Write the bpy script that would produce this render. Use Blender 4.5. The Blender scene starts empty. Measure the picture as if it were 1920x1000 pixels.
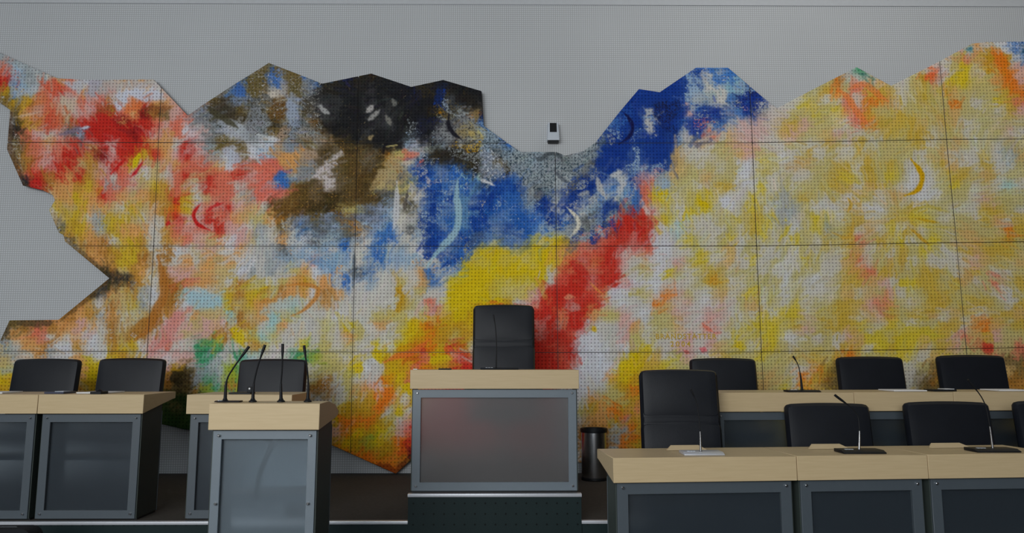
import bpy, bmesh, math, random
import numpy as np
from mathutils import Vector, Matrix

# ------------------------------------------------------------------ camera, light, exposure
SC = bpy.context.scene
COL = SC.collection
F = 1400.0
PITCH = math.atan(180 / F)
YAW = math.atan(15 / F)
ZC = 1.30
cd = bpy.data.cameras.new('camera')
cam = bpy.data.objects.new('camera', cd)
COL.objects.link(cam)
cd.sensor_width = 36.0
cd.lens = F / 1920 * 36
cd.clip_start = 0.05
cam.location = (0, 0, ZC)
cam.rotation_euler = (math.pi / 2 + PITCH, 0, -YAW)
SC.camera = cam
RM = cam.rotation_euler.to_matrix()
RMN = np.array(RM)

SC.view_settings.view_transform = 'Standard'
SC.view_settings.look = 'None'
SC.view_settings.gamma = 1.0
SC.view_settings.use_curve_mapping = False
SC.view_settings.exposure = -0.06

world = bpy.data.worlds.new('hall_light')
SC.world = world
world.use_nodes = True
world.node_tree.nodes['Background'].inputs[0].default_value = (0.80, 0.90, 1.0, 1)
world.node_tree.nodes['Background'].inputs[1].default_value = 0.12


def area(name, loc, target, sx, sy, power, colr):
    l = bpy.data.lights.new(name, 'AREA')
    l.shape = 'RECTANGLE'
    l.size = sx
    l.size_y = sy
    l.energy = power
    l.color = colr
    o = bpy.data.objects.new(name, l)
    COL.objects.link(o)
    o.location = loc
    d = Vector(target) - Vector(loc)
    o.rotation_euler = d.to_track_quat('-Z', 'Y').to_euler()
    return o


# daylight from the tall windows behind and to the left of the camera; added overhead fill for the mural's right side
area('window_light_rear', (-2.6, -5.6, 3.2), (3.6, 6, 2.0), 6.5, 3.6, 620, (0.95, 0.98, 1.0))
area('window_light_left', (-6.2, -2.5, 3.6), (1.0, 6.5, 2.2), 4.0, 2.6, 90, (0.93, 0.97, 1.0))
area('mural_fill_light', (3.6, 4.6, 5.4), (4.2, 6.8, 1.5), 4.5, 1.0, 24, (1.0, 0.98, 0.95))


def ray(px, py):
    d = np.array([(px - 960.0) / F, -(py - 500.0) / F, -1.0])
    return RMN @ d


def P(px, py, Y):
    """world point where the pixel's ray meets the plane y = Y"""
    d = ray(px, py)
    k = Y / d[1]
    return Vector((d[0] * k, Y, ZC + d[2] * k))


def lin(c):
    c = np.asarray(c, dtype=float)
    return np.where(c <= 0.04045, c / 12.92, ((c + 0.055) / 1.055) ** 2.4)


def rgb(r, g, b):
    return tuple(float(v) for v in lin([r / 255, g / 255, b / 255])) + (1.0,)


# ------------------------------------------------------------------ materials
def newmat(name):
    m = bpy.data.materials.new(name)
    m.use_nodes = True
    nt = m.node_tree
    return m, nt, nt.nodes['Principled BSDF']


def simple(name, col, rough=0.5, metal=0.0, noise=0.06, scale=30, bump=0.0, bscale=200, spec=0.5, stretch=None, coat=0.0):
    m, nt, b = newmat(name)
    N, L = nt.nodes, nt.links
    tc = N.new('ShaderNodeTexCoord')
    src = tc.outputs['Object']
    if stretch:
        mp = N.new('ShaderNodeMapping')
        mp.inputs['Scale'].default_value = stretch
        L.new(src, mp.inputs[0])
        src = mp.outputs[0]
    nz = N.new('ShaderNodeTexNoise')
    nz.inputs['Scale'].default_value = scale
    nz.inputs['Detail'].default_value = 4
    L.new(src, nz.inputs['Vector'])
    mx = N.new('ShaderNodeMix')
    mx.data_type = 'RGBA'
    c = np.array(col[:3])
    mx.inputs[6].default_value = tuple(np.clip(c * (1 - noise), 0, 1)) + (1,)
    mx.inputs[7].default_value = tuple(np.clip(c * (1 + noise), 0, 1)) + (1,)
    L.new(nz.outputs[0], mx.inputs[0])
    L.new(mx.outputs[2], b.inputs['Base Color'])
    b.inputs['Roughness'].default_value = rough
    b.inputs['Metallic'].default_value = metal
    b.inputs['Specular IOR Level'].default_value = spec
    b.inputs['Coat Weight'].default_value = coat
    if bump:
        n2 = N.new('ShaderNodeTexNoise')
        n2.inputs['Scale'].default_value = bscale
        n2.inputs['Detail'].default_value = 3
        L.new(tc.outputs['Object'], n2.inputs['Vector'])
        bp = N.new('ShaderNodeBump')
        bp.inputs['Strength'].default_value = bump
        bp.inputs['Distance'].default_value = 0.002
        L.new(n2.outputs[0], bp.inputs['Height'])
        L.new(bp.outputs[0], b.inputs['Normal'])
    return m


def grid_mask(nt, src, pitch_x, pitch_z, radius, soft, off=(0.0, 0.0)):
    """1 inside round holes laid out on a square grid in the local X-Z plane"""
    N, L = nt.nodes, nt.links
    sp = N.new('ShaderNodeSeparateXYZ')
    L.new(src, sp.inputs[0])
    outs = []
    for ax, pt, of in (('X', pitch_x, off[0]), ('Z', pitch_z, off[1])):
        a = N.new('ShaderNodeMath'); a.operation = 'MULTIPLY_ADD'
        a.inputs[1].default_value = 1 / pt
        a.inputs[2].default_value = of
        L.new(sp.outputs[ax], a.inputs[0])
        f = N.new('ShaderNodeMath'); f.operation = 'FRACT'
        L.new(a.outputs[0], f.inputs[0])
        s = N.new('ShaderNodeMath'); s.operation = 'SUBTRACT'
        s.inputs[1].default_value = 0.5
        L.new(f.outputs[0], s.inputs[0])
        outs.append(s)
    cb = N.new('ShaderNodeCombineXYZ')
    L.new(outs[0].outputs[0], cb.inputs[0])
    L.new(outs[1].outputs[0], cb.inputs[1])
    ln = N.new('ShaderNodeVectorMath'); ln.operation = 'LENGTH'
    L.new(cb.outputs[0], ln.inputs[0])
    mr = N.new('ShaderNodeMapRange')
    mr.interpolation_type = 'SMOOTHSTEP'
    mr.inputs['From Min'].default_value = radius - soft
    mr.inputs['From Max'].default_value = radius + soft
    mr.inputs['To Min'].default_value = 1.0
    mr.inputs['To Max'].default_value = 0.0
    L.new(ln.outputs['Value'], mr.inputs[0])
    return mr.outputs[0]


def perforated(name, col, hole, pitch, radius, rough=0.45, off=(0.0, 0.0)):
    m, nt, b = newmat(name)
    N, L = nt.nodes, nt.links
    tc = N.new('ShaderNodeTexCoord')
    msk = grid_mask(nt, tc.outputs['Object'], pitch, pitch, radius, 0.05, off)
    nz = N.new('ShaderNodeTexNoise')
    nz.inputs['Scale'].default_value = 6
    L.new(tc.outputs['Object'], nz.inputs['Vector'])
    m1 = N.new('ShaderNodeMix'); m1.data_type = 'RGBA'
    c = np.array(col[:3])
    m1.inputs[6].default_value = tuple(c * 0.88) + (1,)
    m1.inputs[7].default_value = tuple(c * 1.12) + (1,)
    L.new(nz.outputs[0], m1.inputs[0])
    mx = N.new('ShaderNodeMix'); mx.data_type = 'RGBA'
    mx.inputs[7].default_value = hole
    L.new(msk, mx.inputs[0])
    L.new(m1.outputs[2], mx.inputs[6])
    L.new(mx.outputs[2], b.inputs['Base Color'])
    b.inputs['Roughness'].default_value = rough
    b.inputs['Specular IOR Level'].default_value = 0.15
    return m


def wood_mat(name, col):
    m, nt, b = newmat(name)
    N, L = nt.nodes, nt.links
    tc = N.new('ShaderNodeTexCoord')
    mp = N.new('ShaderNodeMapping')
    mp.inputs['Scale'].default_value = (1.2, 14, 22)
    L.new(tc.outputs['Object'], mp.inputs[0])
    nz = N.new('ShaderNodeTexNoise')
    nz.inputs['Scale'].default_value = 5
    nz.inputs['Detail'].default_value = 6
    L.new(mp.outputs[0], nz.inputs['Vector'])
    cr = N.new('ShaderNodeValToRGB')
    c = np.array(col[:3])
    cr.color_ramp.elements[0].position = 0.3
    cr.color_ramp.elements[0].color = tuple(c * np.array([0.95, 0.935, 0.91])) + (1,)
    cr.color_ramp.elements[1].position = 0.7
    cr.color_ramp.elements[1].color = tuple(np.clip(c * 1.03, 0, 1)) + (1,)
    L.new(nz.outputs[0], cr.inputs[0])
    L.new(cr.outputs[0], b.inputs['Base Color'])
    b.inputs['Roughness'].default_value = 0.38
    b.inputs['Specular IOR Level'].default_value = 0.25
    return m


def frosted(name, tint, mixf, rough):
    m, nt, b = newmat(name)
    N, L = nt.nodes, nt.links
    out = N['Material Output']
    b.inputs['Base Color'].default_value = tint
    b.inputs['Roughness'].default_value = 0.35
    rf = N.new('ShaderNodeBsdfRefraction')
    rf.inputs['Color'].default_value = (0.86, 0.92, 0.96, 1)
    rf.inputs['Roughness'].default_value = rough
    rf.inputs['IOR'].default_value = 1.15
    nz = N.new('ShaderNodeTexNoise')
    nz.inputs['Scale'].default_value = 3.0
    mr = N.new('ShaderNodeMapRange')
    mr.inputs['To Min'].default_value = mixf - 0.04
    mr.inputs['To Max'].default_value = mixf + 0.04
    L.new(nz.outputs[0], mr.inputs[0])
    mx = N.new('ShaderNodeMixShader')
    L.new(mr.outputs[0], mx.inputs[0])
    L.new(b.outputs[0], mx.inputs[1])
    L.new(rf.outputs[0], mx.inputs[2])
    L.new(mx.outputs[0], out.inputs[0])
    return m


def mural_mat():
    m, nt, b = newmat('painted_perforated_panel')
    N, L = nt.nodes, nt.links
    at = N.new('ShaderNodeAttribute')
    at.attribute_name = 'paint'
    tc = N.new('ShaderNodeTexCoord')
    # fine dry-brush grain of the paint
    n1 = N.new('ShaderNodeTexNoise')
    n1.inputs['Scale'].default_value = 48
    n1.inputs['Detail'].default_value = 5
    n1.inputs['Roughness'].default_value = 0.7
    L.new(tc.outputs['Object'], n1.inputs['Vector'])
    mr = N.new('ShaderNodeMapRange')
    mr.inputs['From Min'].default_value = 0.3
    mr.inputs['From Max'].default_value = 0.7
    mr.inputs['To Min'].default_value = 0.86
    mr.inputs['To Max'].default_value = 1.12
    L.new(n1.outputs[0], mr.inputs[0])
    a2 = N.new('ShaderNodeAttribute')
    a2.attribute_name = 'fleck'
    n2 = N.new('ShaderNodeTexNoise')
    n2.inputs['Scale'].default_value = 42
    n2.inputs['Detail'].default_value = 6
    n2.inputs['Roughness'].default_value = 0.72
    n2.inputs['Distortion'].default_value = 0.6
    L.new(tc.outputs['Object'], n2.inputs['Vector'])
    ad = N.new('ShaderNodeMath'); ad.operation = 'ADD'
    L.new(n2.outputs[0], ad.inputs[0])
    L.new(a2.outputs['Alpha'], ad.inputs[1])
    fm = N.new('ShaderNodeMapRange')
    fm.inputs['From Min'].default_value = 0.94
    fm.inputs['From Max'].default_value = 1.06
    L.new(ad.outputs[0], fm.inputs[0])
    fx_ = N.new('ShaderNodeMix'); fx_.data_type = 'RGBA'
    L.new(fm.outputs[0], fx_.inputs[0])
    L.new(at.outputs['Color'], fx_.inputs[6])
    L.new(a2.outputs['Color'], fx_.inputs[7])
    vm = N.new('ShaderNodeVectorMath'); vm.operation = 'SCALE'
    L.new(fx_.outputs[2], vm.inputs[0])
    L.new(mr.outputs[0], vm.inputs['Scale'])
    msk = grid_mask(nt, tc.outputs['Object'], PERF, PERF, 0.21, 0.11)
    hole = N.new('ShaderNodeVectorMath'); hole.operation = 'MULTIPLY'
    hole.inputs[1].default_value = (0.48, 0.46, 0.48)
    L.new(vm.outputs[0], hole.inputs[0])
    mx = N.new('ShaderNodeMix'); mx.data_type = 'RGBA'
    L.new(msk, mx.inputs[0])
    L.new(vm.outputs[0], mx.inputs[6])
    L.new(hole.outputs[0], mx.inputs[7])
    L.new(mx.outputs[2], b.inputs['Base Color'])
    b.inputs['Roughness'].default_value = 0.75
    b.inputs['Specular IOR Level'].default_value = 0.08
    return m


def wall_mat():
    m, nt, b = newmat('white_woven_mesh_wall')
    N, L = nt.nodes, nt.links
    tc = N.new('ShaderNodeTexCoord')
    sp = N.new('ShaderNodeSeparateXYZ')
    L.new(tc.outputs['Object'], sp.inputs[0])
    acc = None
    for ax in ('X', 'Z'):
        a = N.new('ShaderNodeMath'); a.operation = 'MULTIPLY'
        a.inputs[1].default_value = 1 / 0.0204
        L.new(sp.outputs[ax], a.inputs[0])
        pp = N.new('ShaderNodeMath'); pp.operation = 'PINGPONG'
        pp.inputs[1].default_value = 0.5
        L.new(a.outputs[0], pp.inputs[0])
        mr = N.new('ShaderNodeMapRange')
        mr.inputs['From Min'].default_value = 0.0
        mr.inputs['From Max'].default_value = 0.30
        L.new(pp.outputs[0], mr.inputs[0])
        if acc is None:
            acc = mr.outputs[0]
        else:
            mm = N.new('ShaderNodeMath'); mm.operation = 'MULTIPLY'
            L.new(acc, mm.inputs[0])
            L.new(mr.outputs[0], mm.inputs[1])
            acc = mm.outputs[0]
    nz = N.new('ShaderNodeTexNoise')
    nz.inputs['Scale'].default_value = 1.2
    L.new(tc.outputs['Object'], nz.inputs['Vector'])
    mx = N.new('ShaderNodeMix'); mx.data_type = 'RGBA'
    mx.inputs[6].default_value = (0.43, 0.44, 0.445, 1)
    mx.inputs[7].default_value = (0.645, 0.665, 0.685, 1)
    L.new(acc, mx.inputs[0])
    m2 = N.new('ShaderNodeMix'); m2.data_type = 'RGBA'; m2.blend_type = 'MULTIPLY'
    m2.inputs[0].default_value = 1.0
    mr = N.new('ShaderNodeMapRange')
    mr.inputs['To Min'].default_value = 0.95
    mr.inputs['To Max'].default_value = 1.05
    L.new(nz.outputs[0], mr.inputs[0])
    L.new(mx.outputs[2], m2.inputs[6])
    L.new(mr.outputs[0], m2.inputs[7])
    L.new(m2.outputs[2], b.inputs['Base Color'])
    b.inputs['Roughness'].default_value = 0.8
    b.inputs['Specular IOR Level'].default_value = 0.2
    return m


PERF = 0.0316
M = {}
M['mural'] = mural_mat()
M['wall'] = wall_mat()
M['rim'] = simple('panel_edge', (0.08, 0.075, 0.07), 0.6)
M['white'] = simple('white_paint', (0.56, 0.58, 0.60), 0.6)
M['plaster'] = simple('pale_plaster', (0.55, 0.57, 0.58), 0.8)
M['beech'] = wood_mat('beech_veneer', (0.60, 0.465, 0.275))
M['walnut'] = simple('dark_wall_panelling', (0.10, 0.075, 0.05), 0.6)
M['leather'] = simple('black_leather', (0.0062, 0.0078, 0.012), 0.46, 0, 0.2, 12, 0.15, 160, 0.26)
M['black'] = simple('black_plastic', (0.007, 0.008, 0.010), 0.5, spec=0.25)
M['darkmetal'] = simple('gunmetal', (0.05, 0.055, 0.06), 0.35, 0.6)
M['chrome'] = simple('chrome', (0.75, 0.76, 0.78), 0.18, 1.0, 0.03)
M['alu'] = simple('aluminium', (0.60, 0.62, 0.66), 0.38, 0.35, 0.05)
M['frame'] = simple('blue_grey_lacquer', (0.074, 0.092, 0.108), 0.42, 0.0, 0.05)
M['frame_lit'] = simple('blue_grey_lacquer_lit', (0.150, 0.185, 0.215), 0.42, 0.0, 0.05)  # same lacquer as frame, lightened for the stronger light on lectern and rostrum
M['side'] = simple('dark_green_sheet', (0.050, 0.064, 0.058), 0.5, 0, 0.08, 8, spec=0.3)
M['riser'] = perforated('dark_green_perforated_riser', (0.014, 0.026, 0.027), (0.003, 0.004, 0.004, 1), 0.0635, 0.085, 0.45, (0.30, 0.66))
M['carpet'] = simple('dark_carpet', (0.075, 0.068, 0.060), 0.95, 0, 0.25, 60, 0.3, 400, 0.1)
M['floor'] = simple('hall_carpet', (0.03, 0.03, 0.032), 0.95, 0, 0.2, 60, 0.3, 400, 0.1)
M['glass'] = frosted('frosted_glass', (0.045, 0.058, 0.072, 1), 0.50, 0.45)
M['glass_warm_lit'] = frosted('frosted_glass_warm_lit', (0.155, 0.145, 0.142, 1), 0.50, 0.55)  # same frosted glass, tint lightened and warmed for light showing in the pane
M['glass_backlit'] = frosted('frosted_glass_backlit', (0.19, 0.235, 0.27, 1), 0.60, 0.30)  # same frosted glass, tint raised for wall light coming through
M['paper'] = simple('paper', (0.72, 0.72, 0.72), 0.7, 0, 0.03)
M['steel'] = simple('brushed_steel', (0.55, 0.55, 0.56), 0.26, 1.0, 0.1, 20, stretch=(40, 40, 1))
M['grey_shell'] = simple('pale_grey_plastic', (0.55, 0.60, 0.66), 0.5)
M['sign_gold'] = simple('ochre_paint', (0.62, 0.40, 0.03), 0.7)
M['blue_shell'] = simple('dark_blue_plastic', (0.03, 0.035, 0.07), 0.4)


# ------------------------------------------------------------------ mesh helpers
class MB:
    def __init__(self):
        self.v, self.f = [], []

    def add(self, vs, fs):
        n = len(self.v)
        self.v += [tuple(p) for p in vs]
        self.f += [tuple(i + n for i in f) for f in fs]
        return self

    def box(self, x0, x1, y0, y1, z0, z1):
        vs = [(x, y, z) for x in (x0, x1) for y in (y0, y1) for z in (z0, z1)]
        fs = [(0, 1, 3, 2), (4, 6, 7, 5), (0, 4, 5, 1), (2, 3, 7, 6), (0, 2, 6, 4), (1, 5, 7, 3)]
        return self.add(vs, fs)

    def prism_x(self, prof, x0, x1):
        """profile given as (y, z) points, extruded along x"""
        n = len(prof)
        vs = [(x0, y, z) for y, z in prof] + [(x1, y, z) for y, z in prof]
        fs = [tuple(range(n)), tuple(range(2 * n - 1, n - 1, -1))]
        fs += [(i, i + n, (i + 1) % n + n, (i + 1) % n) for i in range(n)]
        return self.add(vs, fs)

    def frame(self, x0, x1, z0, z1, w, y0, y1, wb=None):
        wb = wb or w
        ox = [(x0, z0), (x1, z0), (x1, z1), (x0, z1)]
        ix = [(x0 + w, z0 + wb), (x1 - w, z0 + wb), (x1 - w, z1 - w), (x0 + w, z1 - w)]
        vs = []
        for y in (y0, y1):
            vs += [(x, y, z) for x, z in ox] + [(x, y, z) for x, z in ix]
        fs = []
        for i in range(4):
            j = (i + 1) % 4
            fs.append((i, j, 4 + j, 4 + i))
            fs.append((8 + i, 12 + i, 12 + j, 8 + j))
            fs.append((i, 8 + i, 8 + j, j))
            fs.append((4 + i, 4 + j, 12 + j, 12 + i))
        return self.add(vs, fs)

    def tube(self, pts, radii, n=10):
        pts = [Vector(p) for p in pts]
        if not hasattr(radii, '__len__'):
            radii = [radii] * len(pts)
        rings = []
        for i, p in enumerate(pts):
            d = (pts[min(i + 1, len(pts) - 1)] - pts[max(i - 1, 0)]).normalized()
            a = Vector((1, 0, 0)) if abs(d.x) < 0.8 else Vector((0, 1, 0))
            u = d.cross(a).normalized()
            w = d.cross(u)
            rings.append([p + (u * math.cos(t) + w * math.sin(t)) * radii[i]
                          for t in [2 * math.pi * k / n for k in range(n)]])
        vs = [q for r in rings for q in r]
        fs = []
        for i in range(len(pts) - 1):
            for k in range(n):
                k2 = (k + 1) % n
                fs.append((i * n + k, i * n + k2, (i + 1) * n + k2, (i + 1) * n + k))
        fs.append(tuple(range(n - 1, -1, -1)))
        fs.append(tuple((len(pts) - 1) * n + k for k in range(n)))
        return self.add(vs, fs)

    def lathe(self, prof, cx=0, cy=0, n=32):
        """prof: (r, z) list"""
        vs, fs = [], []
        for r, z in prof:
            for k in range(n):
                t = 2 * math.pi * k / n
                vs.append((cx + r * math.cos(t), cy + r * math.sin(t), z))
        for i in range(len(prof) - 1):
            for k in range(n):
                k2 = (k + 1) % n
                fs.append((i * n + k, i * n + k2, (i + 1) * n + k2, (i + 1) * n + k))
        if prof[0][0] > 1e-6:
            fs.append(tuple(range(n - 1, -1, -1)))
        if prof[-1][0] > 1e-6:
            fs.append(tuple((len(prof) - 1) * n + k for k in range(n)))
        return self.add(vs, fs)

    def build(self, name, mat, parent=None, bevel=0.0, seg=2, smooth=False):
        me = bpy.data.meshes.new(name)
        me.from_pydata(self.v, [], self.f)
        bm = bmesh.new()
        bm.from_mesh(me)
        bmesh.ops.remove_doubles(bm, verts=bm.verts, dist=1e-5)
        bmesh.ops.recalc_face_normals(bm, faces=bm.faces)
        if bevel:
            es = [e for e in bm.edges if len(e.link_faces) == 2 and e.calc_face_angle(0) > 0.6]
            bmesh.ops.bevel(bm, geom=es, offset=bevel, segments=seg, affect='EDGES', profile=0.6, clamp_overlap=True)
        if smooth or bevel:
            for f in bm.faces:
                f.smooth = True
        bm.to_mesh(me)
        bm.free()
        if smooth or bevel:
            try:
                me.set_sharp_from_angle(angle=math.radians(38))
            except Exception:
                pass
        me.materials.append(mat)
        o = bpy.data.objects.new(name, me)
        COL.objects.link(o)
        if parent:
            o.parent = parent
        return o


def thing(name, label, cat, loc=(0, 0, 0), rz=0.0, group=None):
    o = bpy.data.objects.new(name, None)
    o.empty_display_size = 0.1
    COL.objects.link(o)
    o.location = loc
    o.rotation_euler = (0, 0, rz)
    o['label'] = label
    o['category'] = cat
    if group:
        o['group'] = group
    return o


def struct(o):
    o['kind'] = 'structure'
    return o


def copy_tree(o, parent=None):
    c = o.copy()
    COL.objects.link(c)
    c.parent = parent
    for ch in list(o.children):
        copy_tree(ch, c)
    return c


# ------------------------------------------------------------------ the setting
YW = 6.79            # face of the back wall
ZP = P(600, 977.5, 4.80).z       # platform level
ZR = P(930, 927, 4.775).z         # rostrum podium level
YE = 4.785           # platform front edge
XL, XR = -7.0, 7.0
ZT = 5.6

struct(MB().box(XL, XR, -6.2, YW + 0.3, -0.12, 0.0).build('floor', M['floor']))
struct(MB().box(XL, XR, YW, YW + 0.2, 0.0, ZT).build('wall_back', M['wall']))
struct(MB().box(XR, XR + 0.2, -6.2, YW + 0.2, 0.0, ZT).build('wall_right', M['walnut']))
struct(MB().box(XL, XR, -6.2, YW + 0.2, ZT, ZT + 0.15).build('ceiling', M['plaster']))

# smooth fascia above the mesh wall, just in view along the top edge
a = P(-60, 4.5, YW - 0.012)
b_ = P(1980, 12.5, YW - 0.012)
sl = (b_.z - a.z) / (b_.x - a.x)
za, zb = a.z + sl * (XL - a.x), a.z + sl * (XR - a.x)
fv = []
for y in (YW - 0.012, YW):
    fv += [(XL, y, za), (XR, y, zb), (XR, y, ZT), (XL, y, ZT)]
struct(MB().add(fv, [(0, 1, 2, 3), (7, 6, 5, 4), (0, 4, 5, 1), (1, 5, 6, 2), (2, 6, 7, 3), (3, 7, 4, 0)]).build('trim_1', M['white']))

# raised platform with perforated riser and aluminium nosing
struct(MB().box(XL, XR, YE + 0.02, YW, 0.001, ZP).build('floor_platform', M['carpet']))
struct(MB().box(XL, XR, YE, YE + 0.02, 0.001, ZP - 0.018).build('trim_2', M['riser']))
struct(MB().box(XL, XR, YE - 0.006, YE + 0.03, ZP - 0.017, ZP + 0.002).build('trim_3', M['alu'], None, 0.003))
# rostrum podium (higher step)
pl = P(765, 930, 4.77); pr = P(1090, 930, 4.77)
struct(MB().box(pl.x, pr.x, YE + 0.005, YW - 0.10, ZP + 0.002, ZR).build('floor_podium', M['carpet']))
struct(MB().box(pl.x, pr.x, YE - 0.012, YE + 0.005, 0.001, ZR - 0.018).build('trim_4', M['riser']))
struct(MB().box(pl.x - 0.003, pr.x + 0.003, YE - 0.018, YE + 0.03, ZR - 0.017, ZR + 0.002).build('trim_5', M['alu'], None, 0.003))
# dark joint where the wall meets the platform
struct(MB().box(XL, pl.x - 0.01, YW - 0.014, YW, ZP, ZP + 0.004).build('baseboard_back', M['darkmetal']))

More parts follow.
